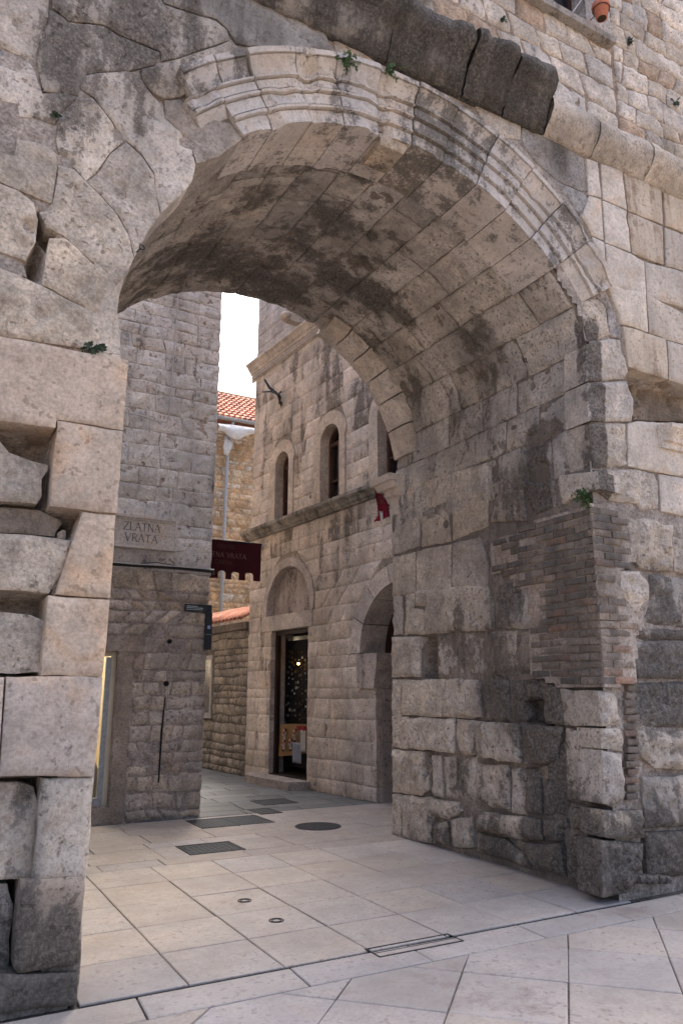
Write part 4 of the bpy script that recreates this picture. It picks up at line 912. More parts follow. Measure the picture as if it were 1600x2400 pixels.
# shop doorway in its wall
D = MB(); D.box((2.31, 10.17, .0), (2.49, 10.5, 1.30)).build('door_jamb', MAT_ASHLAR, LB, color=(.34, .285, .235, .15))
D = MB(); D.box((2.312, 10.172, 1.306), (2.488, 10.5, 2.115)).build('door_jamb', MAT_ASHLAR, LB, color=(.36, .30, .25, .1))
D = MB(); D.box((1.0, 10.165, 2.12), (2.61, 10.5, 2.33)).build('door_lintel', MAT_ASHLAR, LB, color=(.36, .30, .255, .12))
D = MB(); D.box((1.0, 10.16, -.05), (2.31, 10.5, .19)).build('door_sill', MAT_ASHLAR, LB, color=(.33, .28, .24, .2))
D = MB(); D.box((1.3, 10.5, .18), (2.45, 10.52, .2)).add([(1.21, 10.5, .19), (1.21, 13.9, .19), (1.21, 13.9, 2.59), (1.21, 10.5, 2.59)], [(0, 1, 2, 3)]).add([(1.21, 13.9, .19), (2.59, 13.9, .19), (2.59, 13.9, 2.59), (1.21, 13.9, 2.59)], [(0, 1, 2, 3)])
D.add([(2.59, 10.5, .19), (2.59, 13.9, .19), (2.59, 13.9, 2.59), (2.59, 10.5, 2.59)], [(0, 1, 2, 3)]).add([(1.21, 10.5, .19), (2.59, 10.5, .19), (2.59, 13.9, .19), (1.21, 13.9, .19)], [(0, 1, 2, 3)]).add([(1.21, 10.5, 2.59), (2.59, 10.5, 2.59), (2.59, 13.9, 2.59), (1.21, 13.9, 2.59)], [(0, 1, 2, 3)])
D.build('shop_room', MAT_CREAM, LB)
D = MB(); D.box((2.245, 10.30, .2), (2.308, 10.36, 2.115)).box((1.1, 10.30, 2.06), (2.245, 10.36, 2.115)); fr_ = D.build('door_frame', MAT_CREAM, LB)
D = MB(); D.box((2.18, 10.31, .2), (2.243, 10.35, 2.05)).box((1.5, 10.31, .2), (2.18, 10.35, .30)).build('door_leaf_frame', MAT_ZINC, LB)
L = MB(); L.lathe([(0, 0), (.16, 0), (.16, .04), (0, .04)], (1.95, 11.6, 2.53), 24)
lo = L.build('ceiling_lamp', MAT_LAMPC); tag(lo, 'lit warm round ceiling lamp inside the shop left of the alley', 'lamp')
ST = thing('shop_stool', 'rounded grey blue seat just inside the left shop door', 'stool')
MB().lathe([(0, .0), (.17, .0), (.19, .05), (.19, .42), (.16, .50), (.06, .55), (0, .555)], (2.07, 10.75, .19), 24).build('seat', MAT_BLUEG, ST, True)
MB().lathe([(.195, .0), (.2, .0), (.2, .03), (.195, .03)], (2.07, 10.75, .192), 24).build('base_ring', MAT_IRON, ST)

# stroke lettering
def arc(cx, cy, rx, ry, a0, a1, n=9): return [(cx+rx*math.cos(R(a0+(a1-a0)*i/n)), cy+ry*math.sin(R(a0+(a1-a0)*i/n))) for i in range(n+1)]
GL = {'Z': (.72, [([(.04, 1), (.68, 1)], .7), ([(.68, 1), (.04, 0)], 1.2), ([(.04, 0), (.7, 0)], .7)]), 'L': (.6, [([(.1, 1), (.1, 0)], 1.2), ([(.1, 0), (.58, 0)], .7)]),
      'A': (.76, [([(.02, 0), (.38, 1)], .7), ([(.38, 1), (.74, 0)], 1.2), ([(.16, .36), (.6, .36)], .6)]), 'T': (.68, [([(.34, 1), (.34, 0)], 1.2), ([(.02, 1), (.66, 1)], .7)]),
      'N': (.78, [([(.08, 0), (.08, 1)], .8), ([(.08, 1), (.7, 0)], 1.2), ([(.7, 0), (.7, 1)], .8)]), 'V': (.74, [([(.02, 1), (.37, 0)], 1.2), ([(.37, 0), (.72, 1)], .7)]),
      'R': (.70, [([(.1, 0), (.1, 1)], 1.2), ([(.1, 1), (.32, 1)]+arc(.34, .75, .24, .25, 90, -90)+[(.1, .5)], .8), ([(.34, .5), (.68, 0)], 1.1)]),
      'C': (.72, [(arc(.4, .5, .34, .5, 50, 310, 16), 1.0)]), 'E': (.6, [([(.1, 0), (.1, 1)], 1.2), ([(.1, 1), (.56, 1)], .7), ([(.1, .52), (.5, .52)], .7), ([(.1, 0), (.58, 0)], .7)]),
      'I': (.28, [([(.14, 0), (.14, 1)], 1.2)]), 'M': (.9, [([(.08, 0), (.08, 1)], .8), ([(.08, 1), (.45, .1)], 1.1), ([(.45, .1), (.82, 1)], .8), ([(.82, 1), (.82, 0)], 1.1)]), ' ': (.45, [])}
def lettering(text, x, z, h, sw, fr, w, serif=True, sp=.16, width=None):
    tot = sum(GL[c][0]+sp for c in text)-sp; k = h if width is None else width/tot
    b = MB(); cx = x-tot*k/2
    for ch in text:
        gw, strokes = GL[ch]
        for pts, t in strokes:
            for (a, b1), (a2, b2) in zip(pts, pts[1:]):
                p = Vector((cx+a*k, z+b1*h)); q = Vector((cx+a2*k, z+b2*h)); d = (q-p)
                if d.length < 1e-6: continue
                d.normalize(); nn = Vector((-d.y, d.x))*sw*t*.5; p -= d*sw*.2; q += d*sw*.2
                b.prism([tuple(p+nn), tuple(q+nn), tuple(q-nn), tuple(p-nn)], w, w+.0015, fr)
            if serif:
                for (a, b1) in (pts[0], pts[-1]):
                    if b1 in (0, 1): b.prism([(cx+a*k-sw*1.1, z+b1*h-sw*.2), (cx+a*k+sw*1.1, z+b1*h-sw*.2), (cx+a*k+sw*1.1, z+b1*h+sw*.2), (cx+a*k-sw*1.1, z+b1*h+sw*.2)], w, w+.0016, fr)
        cx += (gw+sp)*k
    return b
PQ = thing('stone_plaque', 'carved stone name plaque reading ZLATNA VRATA on the left house wall', 'plaque')
b = MB(); x0, x1, z0, z1 = 2.0, 2.98, 3.50, 3.95
b.box((x0+.05, 10.13, z0+.05), (x1-.05, 10.25, z1-.05)).build('panel', MAT_SMOOTH, PQ, color=(.56, .525, .50, .05))
def frame_bars(b, x0, x1, z0, z1, t, y0, y1):
    b.prism([(x0, z0), (x1, z0), (x1-t, z0+t), (x0+t, z0+t)], y0, y1, lambda u, v, w: (u, w, v)).prism([(x1, z0), (x1, z1), (x1-t, z1-t), (x1-t, z0+t)], y0, y1, lambda u, v, w: (u, w, v))
    b.prism([(x1, z1), (x0, z1), (x0+t, z1-t), (x1-t, z1-t)], y0, y1, lambda u, v, w: (u, w, v)).prism([(x0, z1), (x0, z0), (x0+t, z0+t), (x0+t, z1-t)], y0, y1, lambda u, v, w: (u, w, v)); return b
frame_bars(MB(), x0, x1, z0, z1, .035, 10.10, 10.25).build('outer_moulding', MAT_SMOOTH, PQ, color=(.58, .54, .51, .06))
frame_bars(MB(), x0+.036, x1-.036, z0+.036, z1-.036, .03, 10.118, 10.25).build('inner_moulding', MAT_SMOOTH, PQ, color=(.55, .51, .48, .08))
frL = lambda u, v, w: (u, 10.13-w, v)
for txt, z, wd in (('ZLATNA', 3.745, .50), ('VRATA', 3.59, .44)): lettering(txt, 2.49, z, .105, .011, frL, .0005, width=wd).build('lettering', MAT_INCISED, PQ)
# cables
tag(MB().tube([(-.5, 10.13, 3.255), (1.5, 10.13, 3.262), (2.3, 10.14, 3.262), (3.0, 10.13, 3.272), (3.53, 10.12, 3.262), (3.6, 10.3, 3.262)], .022, 8).build('power_cable', MAT_CABLE), 'thick black cable running across the left house wall below the plaque', 'cable')
tag(MB().tube([(-.5, 10.10, 3.29), (1.5, 10.10, 3.283), (2.4, 10.11, 3.278), (2.8, 10.11, 3.291), (3.53, 10.09, 3.288)], .008, 6).build('thin_cable', MAT_CABLEG), 'thin pale grey cable lying along the thick black one', 'cable')
tag(MB().tube([(2.5, 10.12, 3.29), (2.7, 10.11, 3.325), (2.9, 10.12, 3.31), (3.1, 10.12, 3.285)], .006, 6).build('slack_cable', MAT_CABLE), 'short slack black wire arching above the cable bundle', 'cable')
tag(MB().tube([(2.82, 10.16, 9), (2.815, 10.15, 7.4), (2.80, 10.16, 6.3), (2.775, 10.15, 5.42), (2.75, 10.15, 5.37), (2.62, 10.16, 5.36), (2.4, 10.15, 5.40), (2.15, 10.16, 5.415), (1.4, 10.16, 5.42)], .0085, 6).build('wall_wire', MAT_CABLEG), 'pale wire running down the upper left house wall and turning left', 'cable')
# street sign at the corner
SG = thing('street_sign', 'dark bracketed street sign at the corner of the left house', 'sign')
b = MB(); b.box((3.14, 10.12, 2.685), (3.53, 10.145, 2.785)); pl = b.build('name_plate', MAT_SIGN, SG)
b = MB()
for k, (wd, h_) in enumerate(((.16, .010), (.24, .009), (.23, .008))): b.box((3.165, 10.1185, 2.752-.022*k), (3.165+wd, 10.1195, 2.752-.022*k+h_))
b.build('print_line', MAT_SIGNT, pl)
b = MB(); b.box((3.445, 10.115, 2.17), (3.54, 10.15, 2.683)); bd = b.build('hanging_board', MAT_SIGN, SG)
b = MB(); b.box((3.475, 10.1135, 2.455), (3.515, 10.1145, 2.50)); b.build('emblem', plain('emblem_blue', (.3, .38, .6), .5), bd)
b = MB(); b.box((3.455, 10.1135, 2.376), (3.535, 10.1145, 2.381)); b.build('rule_line', MAT_SIGNT, bd)
# small iron holes in the wall as drain stubs
for k, (px, py, r, lb_) in enumerate(((880, 500, .03, 'upper'), (848, 903, .035, 'lower'))):
    u, v = LBF.px('k8', px, py); s_ = MB(); s_.lathe([(0, 0), (r*.75, 0), (r*.75, .02), (r, .02), (r, -.02)], (0, 0, 0), 18)
    s_.v = [(u+a, 10.2-.012-c, v+b__) for a, b__, c in s_.v]
    tag(s_.build('pipe_stub', MAT_SLOT), f'{lb_} of two dark round pipe ends in the left house wall', 'pipe')
u0_, v0_ = LBF.px('k8', 838, 1030); u1_, v1_ = LBF.px('k8', 775, 1840)
tag(MB().tube([(u0_, 10.185, v0_), ((u0_*.6+u1_*.4)-.012, 10.183, v0_*.6+v1_*.4), (u1_, 10.182, v1_)], [.005, .014, .010], 8).build('rain_chase', MAT_SLOT), 'dark narrow vertical chase running down the left house wall to the ground', 'channel')

# ------------------------------------------------------------------ palace on the right of the alley
RB = thing('stone_palace', 'pale ashlar palace with arched windows above a shop door right of the alley', 'building')
WINS = [(3.225, .265, 6.0), (1.49, .31, 6.01), (-.29, .34, 6.0)]
def in_arch(c, s0, hw, zs, z0): return ((np.abs(c[:, 0]-s0) < hw) & (c[:, 1] > z0) & (c[:, 1] < zs)) | ((np.hypot(c[:, 0]-s0, c[:, 1]-zs) < hw) & (c[:, 1] >= zs))
TC, TZ, TR = 2.93, 3.12, .80
NC, NZ, NR = -.45, 2.2, 1.05
def rbkeep(c):
    k = np.ones(len(c), bool)
    for s0, hw, zs in WINS: k &= ~in_arch(c, s0, hw+.06, zs, 4.8)
    k &= ~((c[:, 0] > 2.12) & (c[:, 0] < 3.62) & (c[:, 1] < 2.8)); k &= ~in_arch(c, TC, TR+.05, TZ, 3.0); k &= ~in_arch(c, NC, NR+.05, NZ, 2.1); k &= ~((np.abs(c[:, 0]+.45) < .68) & (c[:, 1] < 2.2))
    return k
RBB = sheet('wall', RBF, -3.5, 4.48, -.1, 10.9, .06, lambda P: np.full(len(P), -.012), rbkeep, MAT_MORTAR, RB, (.40, .35, .31, .35))
rf = RBF.p
b = MB(); b.box((4.30, -.1, -6), (4.49, 10.9, -.05), rf).box((-3.5, -.1, -6), (4.30, 10.9, -5.8), rf).box((-3.5, -.1, -5.8), (-3.3, 10.9, -.05), rf).box((-3.3, 10.7, -5.8), (4.30, 10.88, -.05), rf).box((-3.3, 3.95, -5.8), (4.30, 4.2, -.05), rf)
b.build('palace_core', MAT_MORTAR, RB, color=(.2, .17, .15, .1))
def blk_win(s0, hw, zs, t=.24):
    def f(z):
        if z < zs: return (s0-hw-t*.72, s0+hw+t)
        d = (hw+t)**2-(z-zs)**2
        if d <= .004: return None
        return (s0-math.sqrt(d), s0+math.sqrt(d))
    return f
def blk_door(z):
    if z < 2.74: return (2.20, 3.55)
    if z < 3.03: return (2.05, 3.98)
    d = .97**2-max(0, z-TZ)**2
    return (TC-math.sqrt(d), TC+math.sqrt(d)) if d > .01 else None
def blk_near(z):
    if z < 1.66: return (-1.13, .20)
    if z < NZ: return (-1.5, .60)
    d = 1.36**2-(z-NZ)**2
    return (NC-math.sqrt(d), NC+math.sqrt(d)) if d > .01 else None
def rcol(): return random.choice([(.66, .595, .53), (.63, .565, .505), (.68, .61, .54), (.60, .53, .475), (.68, .60, .545)])
rows1 = [0, .22, .52, .86, 1.18, 1.50, 1.66, 2.0, 2.2, 2.46, 2.74, 3.03, 3.34, 3.62, 3.92, 4.16, 4.40, 4.64]
RBK = dict(rough=.006, edge=.011, rnd=.006, gap=.002, res=.07, jag=.006, depth=.12)
courses('stone', RBF, -2.0, 4.5, rows1, (.32, .66), MAT_ASHLAR, RBB, rcol, [blk_door, blk_near], crust=lambda u, v: .25+.10*math.sin(u*3+v) + (.16 if v > 4.1 else 0), crust_j=.07, jv=.012, ju=.012, **RBK)
rows2 = [4.88, 5.16, 5.42, 5.68, 5.98, 6.28, 6.6, 6.92, 7.22, 7.55, 7.86, 8.12, 8.27]
courses('stone', RBF, -2.0, 4.5, rows2, (.26, .58), MAT_ASHLAR, RBB, rcol, [blk_win(*q) for q in WINS], crust=lambda u, v: .27+.2*(1 if u < 2 and v > 5.9 else 0)+.12*math.sin(u*5), crust_j=.1, jv=.01, ju=.008, **RBK)
courses('stone', RBF, .5, 4.42, [8.66, 8.95, 9.25, 9.56, 9.88, 10.2, 10.5], (.35, .7), MAT_ASHLAR, RBB, lambda: (.46, .41, .37), crust=.08, jv=.006, **RBK)
def arch_band(s0, hw, zs, z0, t, w0, w1, name, parent, col, mat=MAT_ASHLAR, n=20):
    inn = [(s0-hw, z0), (s0-hw, zs)]+[(s0+hw*math.cos(R(180-180*k/n)), zs+hw*math.sin(R(180-180*k/n))) for k in range(1, n)]+[(s0+hw, zs), (s0+hw, z0)]
    o = hw+t; out = [(s0-hw-t*.72, z0), (s0-hw-t*.72, zs)]+[(s0+o*math.cos(R(180-180*k/n)), zs+o*math.sin(R(180-180*k/n))) for k in range(1, n)]+[(s0+o, zs), (s0+o, z0)]
    N_ = len(inn); V = [rf(a, b_, w0) for a, b_ in inn]+[rf(a, b_, w0) for a, b_ in out]+[rf(a, b_, w1) for a, b_ in inn]+[rf(a, b_, w1) for a, b_ in out]; Fc = []
    for i in range(N_-1):
        Fc += [(i, i+1, N_+i+1, N_+i), (i, 2*N_+i, 2*N_+i+1, i+1), (N_+i, N_+i+1, 3*N_+i+1, 3*N_+i)]
    Fc += [(0, N_, 3*N_, 2*N_), (N_-1, 2*N_-1, 4*N_-1, 3*N_-1)]
    return mesh_obj(name, V, Fc, mat, parent, False, col)
for s0, hw, zs in WINS:
    n = 16
    pts = [(s0-hw, 4.86), (s0-hw, zs)]+[(s0+hw*math.cos(R(180-180*k/n)), zs+hw*math.sin(R(180-180*k/n))) for k in range(1, n)]+[(s0+hw, zs), (s0+hw, 4.86)]
    p = MB(); p.prism(pts, -.262, -.25, rf); W_ = p.build('window', MAT_GLASS, RB)
    arch_band(s0, hw, zs, 4.88, .24, .022, -.30, 'surround', W_, vary((.58, .51, .44), .03, .1))
    arch_band(s0, hw-.055, zs, 4.88, .06, -.17, -.245, 'sash_frame', W_, (0, 0, 0, 1), MAT_FRAME)
    m_ = MB(); m_.box((s0-.028, 4.88, -.245), (s0+.028, zs+.0, -.18), rf).box((s0-hw+.05, zs-.03, -.246), (s0+hw-.05, zs+.04, -.175), rf).box((s0-hw+.05, 5.3, -.246), (s0+hw-.05, 5.33, -.185), rf); m_.build('sash_bar', MAT_FRAME, W_)
def sweep(name, pr, s0, s1, mat, parent, col, amp=.006, endcap=True):
    n = len(pr); ns = max(6, int((s1-s0)/.08)); V = np.array([rf(s0+(s1-s0)*k/ns, z, w) for k in range(ns+1) for w, z in pr]); V += (fbm(V, 5, 4)*amp)[:, None]
    Fc = [(k*n+i, (k+1)*n+i, (k+1)*n+i+1, k*n+i+1) for k in range(ns) for i in range(n-1)]+[tuple(range(n))[::-1], tuple(ns*n+i for i in range(n))]
    return mesh_obj(name, V.tolist(), Fc, mat, parent, False, col)
sweep('string_course', [(-.03, 4.66), (.03, 4.66), (.04, 4.69), (.08, 4.71), (.10, 4.76), (.15, 4.79), (.165, 4.81), (.165, 4.86), (.12, 4.88), (-.03, 4.895)], -2.2, 4.72, MAT_CRUST, RB, (.42, .40, .36, .42), .010)
CN = sweep('cornice', [(-.03, 8.25), (.02, 8.25), (.02, 8.40), (.05, 8.42), (.06, 8.46), (.09, 8.49), (.12, 8.55), (.17, 8.59), (.17, 8.64), (.08, 8.66), (-.03, 8.67)], -1, 4.66, MAT_ASHLAR, RB, (.56, .51, .46, .2))
dm = MB()
for r_ in range(2):
    dm.add([rf(-.028+r_*.0, 0, 0)], []) if False else None
x = 4.52; k = 0
while x > 1.2:      # carved dentil band
    for r_ in (0, 1):
        z_ = 8.275+.06*r_; o_ = .027*(r_)
        d_ = MB(); d_.prism([(x-o_, z_), (x-o_+.034, z_+.012), (x-o_+.034, z_+.052), (x-o_, z_+.044)], .02, .055, rf); d_.build('dentil', MAT_SMOOTH, CN, color=(.58, .52, .47, 0))
    x -= .054
# water spout
sp = MB(); sp.box((2.45, 8.72, -.05), (2.62, 8.88, .32), rf); SPT = thing('water_spout', 'carved stone water spout jutting over the palace cornice', 'spout')
sp.build('spout_arm', MAT_ASHLAR, SPT, color=LIME+(.3,))
hd = MB(); hd.lathe([(0, -.10), (.07, -.09), (.115, -.03), (.12, .03), (.085, .09), (.03, .115), (0, .12)], (0, 0, 0), 14); c_ = rf(2.55, 8.82, .36)
hv = np.array(hd.v); hv = hv+c_; hv += (fbm(hv, 22, 3)*.014)[:, None]; mesh_obj('carved_head', hv.tolist(), hd.f, MAT_ASHLAR, SPT, True, LIME+(.35,))
# weathered timber bracket on the palace wall
BR = thing('broken_bracket', 'broken dark timber bracket sticking out of the palace wall', 'bracket')
MB().tube([rf(3.66, 7.92, .22), rf(3.56, 7.72, .16), rf(3.42, 7.56, .05), rf(3.34, 7.44, -.02)], [.022, .03, .034, .03], 6).build('strut', MAT_IRON, BR)
MB().tube([rf(3.80, 7.70, .20), rf(3.50, 7.62, .14), rf(3.30, 7.50, .10), rf(3.06, 7.46, .16)], [.012, .022, .022, .016], 6).build('arm', MAT_IRON, BR)
MB().tube([rf(3.33, 7.48, .06), rf(3.30, 7.34, .05), rf(3.27, 7.26, .03)], [.028, .02, .01], 6).build('stub', MAT_IRON, BR)
# shop door with lintel and blind arch
b = MB(); b.box((2.05, 2.742, -.35), (3.98, 3.028, .012), rf).build('door_lintel', MAT_ASHLAR, RB, color=(0.57, 0.52, 0.48, .25))
n = 20; pts = [(TC-TR, 3.03)]+[(TC+TR*math.cos(R(180-180*k/n)), TZ+TR*math.sin(R(180-180*k/n))) for k in range(n+1)]+[(TC+TR, 3.03)]
MB().prism(pts, -.14, -.30, rf).build('tympanum', MAT_ASHLAR, RB, color=(0.48, 0.43, 0.41, .38))
arch_band(TC, TR, TZ, 3.03, .16, .02, -.16, 'blind_arch', RB, (0.54, 0.48, 0.45, .3))
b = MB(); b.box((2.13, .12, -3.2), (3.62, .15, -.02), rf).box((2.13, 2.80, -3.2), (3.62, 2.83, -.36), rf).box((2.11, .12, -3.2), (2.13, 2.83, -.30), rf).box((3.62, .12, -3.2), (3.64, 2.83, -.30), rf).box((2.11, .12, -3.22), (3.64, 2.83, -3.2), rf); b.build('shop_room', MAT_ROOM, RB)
b = MB(); b.box((3.47, .15, -.18), (3.55, 2.74, -.10), rf).box((2.20, 2.66, -.18), (3.47, 2.74, -.10), rf).box((2.20, .15, -.18), (2.24, 2.66, -.10), rf); b.build('door_frame', MAT_WOOD, RB)
for a_ in ((3.553, 3.66), (2.09, 2.197)): MB().box((a_[0], .1, -.32), (a_[1], 2.74, -.014), rf).build('door_reveal', MAT_ASHLAR, RB, color=(.50, .44, .39, .2))
dv = [rf(2.08, 0, .03), rf(2.2, 0, .36), rf(3.0, 0, .42), rf(3.75, 0, .38), rf(4.12, 0, .05)]; dv2 = [rf(2.08, 0, -.35), rf(4.12, 0, -.35)]
poly_ = [q[:2] for q in dv]+[dv2[1][:2], dv2[0][:2]]
MB().prism(poly_, -.03, .135, lambda u, v, w: (u, v, w)).build('doorstep', MAT_ASHLAR, RB, color=(.40, .36, .335, .15))
# inside the shop: lamps, board with dolls, cloths, trinkets
def at_door(x, y, w):      # a point behind the door plane
    pl = Plane(RBF.o+RBF.n*w, RBF.du, RBF.n); return pl.px('k5', x, y)
s_, z_ = at_door(618, 632, -.5); lo = MB().box((s_-.05, z_-.022, -.52), (s_+.05, z_+.022, -.48), rf).build('shop_lamp', MAT_LAMPW); tag(lo, 'small bright white lamp high inside the right shop door', 'lamp')
s_, z_ = at_door(655, 826, -.3); lo = MB().lathe([(0, -.022), (.016, -.016), (.022, 0), (.016, .016), (0, .022)], rf(s_, z_, -.3), 12).build('shop_bulb', MAT_LAMPY); tag(lo, 'tiny amber bulb among the trinkets in the shop door', 'lamp')
s_, z_ = at_door(565, 590, -.5); s2_, z2_ = at_door(780, 505, -.5); lo = MB().box((s2_-.3, z_, -.56), (s_, z2_, -.53), rf).build('fascia_board', MAT_CREAM); tag(lo, 'pale yellow board above the lamp inside the shop door', 'board')
s_, z_ = at_door(490, 1500, -.40); s2_, z2_ = at_door(790, 640, -.40)
wb_ = MB().box((s2_-.3, .25, -.44), (s_, z2_+.15, -.41), rf).build('trinket_panel', MAT_BLACK); tag(wb_, 'black panel hung with small souvenirs inside the shop door', 'panel')
random.seed(31)
for col_ in range(7):          # souvenirs hung in strings, one below the other
    x_ = 505+col_*37; y_ = 690+random.uniform(0, 30)
    while y_ < 1480:
        q_ = at_door(x_+random.uniform(-7, 7), y_, -.38); r_ = random.uniform(.014, .030); q = MB(); kd = random.randrange(4); P0 = rf(*q_, -.405)
        if kd == 0: q.tube([rf(*q_, -.408), rf(*q_, -.394)], r_, 10)
        elif kd == 1: q.box((q_[0]-r_*.8, q_[1]-r_, -.408), (q_[0]+r_*.8, q_[1]+r_, -.396), rf)
        elif kd == 2: q.lathe([(0, r_), (r_*.35, r_*.6), (r_*.7, -r_), (0, -r_*1.1)], rf(*q_, -.40+r_*.5), 8)
        else: q.lathe([(0, -r_), (r_*.8, -r_*.6), (r_, 0), (r_*.6, r_*.7), (0, r_)], rf(*q_, -.405+r_), 8)
        q.build('souvenir', random.choice([MAT_TRINK, MAT_TRINK, MAT_TRINK, MAT_BLUEG, MAT_WOOD, MAT_WOOD, MAT_BOARD, MAT_SILVER]), wb_)
        y_ += random.uniform(45, 80)
cn = [at_door(x, y, -.14) for x, y in ((458, 1490), (775, 1490), (775, 1815), (435, 1850))]
BO = MB().prism(cn, -.17, -.14, rf).build('display_board', MAT_BOARD); tag(BO, 'yellow wooden board with four dolls standing in the shop door', 'board')
def doll(px, py, py2, label):
    w_ = -.10; s0, z0 = at_door(px, py2, w_); h = at_door(px, py, w_)[1]-z0
    d = thing('souvenir_doll', label, 'doll', 'dolls on the display board')
    def blob(name, z, r, rz, mat, ds=0, ww=0):
        q = MB(); q.lathe([(0, -rz), (r*.75, -rz*.7), (r, 0), (r*.8, rz*.65), (0, rz)], rf(s0+ds, z, w_+ww), 12); q.build(name, mat, d, True)
    blob('head', z0+h*.84, h*.12, h*.13, MAT_SKIN, 0, .02); blob('hair', z0+h*.90, h*.125, h*.12, MAT_WOOD, 0, .0); blob('torso', z0+h*.56, h*.13, h*.19, MAT_DRED, 0, .01); blob('apron', z0+h*.52, h*.09, h*.15, MAT_DWHITE, 0, .02)
    for e in (-1, 1):
        MB().tube([rf(s0+e*h*.10, z0+h*.66, w_+.01), rf(s0+e*h*.2, z0+h*.55, w_+.02), rf(s0+e*h*.2, z0+h*.44, w_+.03)], h*.045, 6).build('arm', MAT_DWHITE, d)
        MB().tube([rf(s0+e*h*.065, z0+h*.4, w_+.01), rf(s0+e*h*.07, z0+h*.12, w_+.01)], h*.06, 6).build('leg', MAT_DWHITE, d)
        MB().tube([rf(s0+e*h*.07, z0+h*.12, w_+.01), rf(s0+e*h*.07, z0+h*.02, w_+.01), rf(s0+e*h*.08, z0, w_+.03)], h*.06, 6).build('boot', MAT_BLACK, d)
doll(506, 1540, 1680, 'red and white doll at the top left of the yellow board'); doll(620, 1545, 1685, 'red and white doll at the top right of the yellow board')
doll(497, 1660, 1785, 'red and white doll at the bottom left of the yellow board'); doll(572, 1650, 1785, 'red and white doll at the bottom right of the yellow board')
def hung(name, label, p0, p1, mat, ph, w=-.06):
    (s0, z0), (s1, z1) = at_door(*p0, w), at_door(*p1, w); nu, nv = 10, 8; V = []
    for side in (0, .004):
        for j in range(nv+1):
            for i in range(nu+1):
                V.append(rf(s0+(s1-s0)*i/nu, z0+(z1-z0)*j/nv, w+.010*math.sin(i*1.3+ph)+.004*j/nv-side))
    N_ = (nu+1)*(nv+1); Fc = []
    for j in range(nv):
        for i in range(nu):
            a = j*(nu+1)+i; Fc += [(a, a+1, a+nu+2, a+nu+1), (N_+a, N_+a+nu+1, N_+a+nu+2, N_+a+1)]
    for i in range(nu): Fc += [(i, N_+i, N_+i+1, i+1), (nv*(nu+1)+i, nv*(nu+1)+i+1, N_+nv*(nu+1)+i+1, N_+nv*(nu+1)+i)]
    tag(mesh_obj(name, V, Fc, mat, None, True), label, 'cloth')
hung('hanging_towel', 'pale grey blue towel hanging lowest beside the dolls', (590, 1915), (690, 1700), MAT_BLUEG, 0)
hung('hanging_scarf', 'white patterned scarf hanging at the right door edge', (680, 1800), (738, 1560), MAT_DWHITE, 2, -.05)
hung('folded_shirt', 'small red shirt hung above the towel in the doorway', (630, 1560), (738, 1515), MAT_DRED, 4, -.045)
# arched side entrance near the gate: voussoirs, pilaster, dark door
for k in range(7):
    a0, a1 = 180*k/7+.5, 180*(k+1)/7-.5; n = 5
    o_ = [(NC+1.34*math.cos(R(a0+(a1-a0)*i/n)), NZ+1.34*math.sin(R(a0+(a1-a0)*i/n))) for i in range(n+1)]; i_ = [(NC+NR*math.cos(R(a0+(a1-a0)*i/n)), NZ+NR*math.sin(R(a0+(a1-a0)*i/n))) for i in range(n+1)]
    MB().prism(i_+o_[::-1], .012, -.5, rf).build('arch_stone', MAT_ASHLAR, RB, color=vary((0.61, 0.55, 0.50), .05, .15))
for z0, z1 in ((-.02, .22), (.225, .52), (.525, .86), (.865, 1.18), (1.185, 1.655)):
    b = MB(); b.box((.205, z0, -.5), (.33, z1, -.034), rf); b.build('pilaster_stone', MAT_ASHLAR, RB, color=vary((0.51, 0.45, 0.42), .06, .3))
b = MB(); b.prism([(.18, 1.66), (.62, 1.66), (.62, 1.72), (.66, 2.06), (.66, 2.19), (.10, 2.19), (.10, 2.06)], -.5, .05, rf).build('impost_block', MAT_ASHLAR, RB, color=(0.51, 0.45, 0.42, .35))
b = MB(); b.prism([(-1.2, -.02), (.22, -.02), (.22, 2.2), (.6, 2.2)]+[(NC+NR*math.cos(R(180*k/14)), NZ+NR*math.sin(R(180*k/14))) for k in range(1, 14)]+[(-1.5, 2.2), (-1.2, 2.2)], -.5, -.55, rf).build('side_door', MAT_WOOD, RB)
for z_ in (2.5, 2.8, 3.05): MB().tube([rf(.35, z_, -.46), rf(-.9, z_, -.46)], .014, 6).build('grille_bar', MAT_IRON, RB)

# ------------------------------------------------------------------ low rubble wall beyond the palace
LW = thing('garden_wall', 'low dark rubble wall with a red tile coping at the end of the alley', 'wall')
LWB = sheet('masonry', RBF, 4.50, 8.0, -.1, 2.95, .08, lambda P: np.full(len(P), -.03), lambda c: ~((c[:, 0] > 6.16) & (c[:, 0] < 6.70) & (c[:, 1] > 1.05) & (c[:, 1] < 2.38)), MAT_MORTAR, LW, (.16, .145, .13, .2))
rw = [0]
while rw[-1] < 2.78: rw.append(rw[-1]+random.choice([.12, .15, .18, .21]))
rw[-1] = 2.86
courses('stone', RBF, 4.54, 7.0, rw, (.12, .36), MAT_ROUGH, LWB, lambda: random.choice([(.36, .325, .28), (.33, .30, .26), (.39, .345, .29)]), [lambda z: (6.15, 6.71) if 1.04 < z < 2.39 else None], crust=.25, jv=.03, ju=.05, rough=.012, edge=.04, rnd=.035, gap=.010, res=.06, jag=.012, depth=.08)
b = MB(); b.box((4.52, 2.86, -.5), (8.0, 3.0, .05), rf).box((4.52, -.1, -.5), (6.14, 2.86, -.06), rf).box((6.72, -.1, -.5), (8.0, 2.86, -.06), rf).box((6.14, -.1, -.5), (6.72, 1.03, -.06), rf).box((6.14, 2.4, -.5), (6.72, 2.86, -.06), rf); b.build('wall_core', MAT_MORTAR, LW, color=(.2, .18, .16, .2))
tl = []; ntl = 10
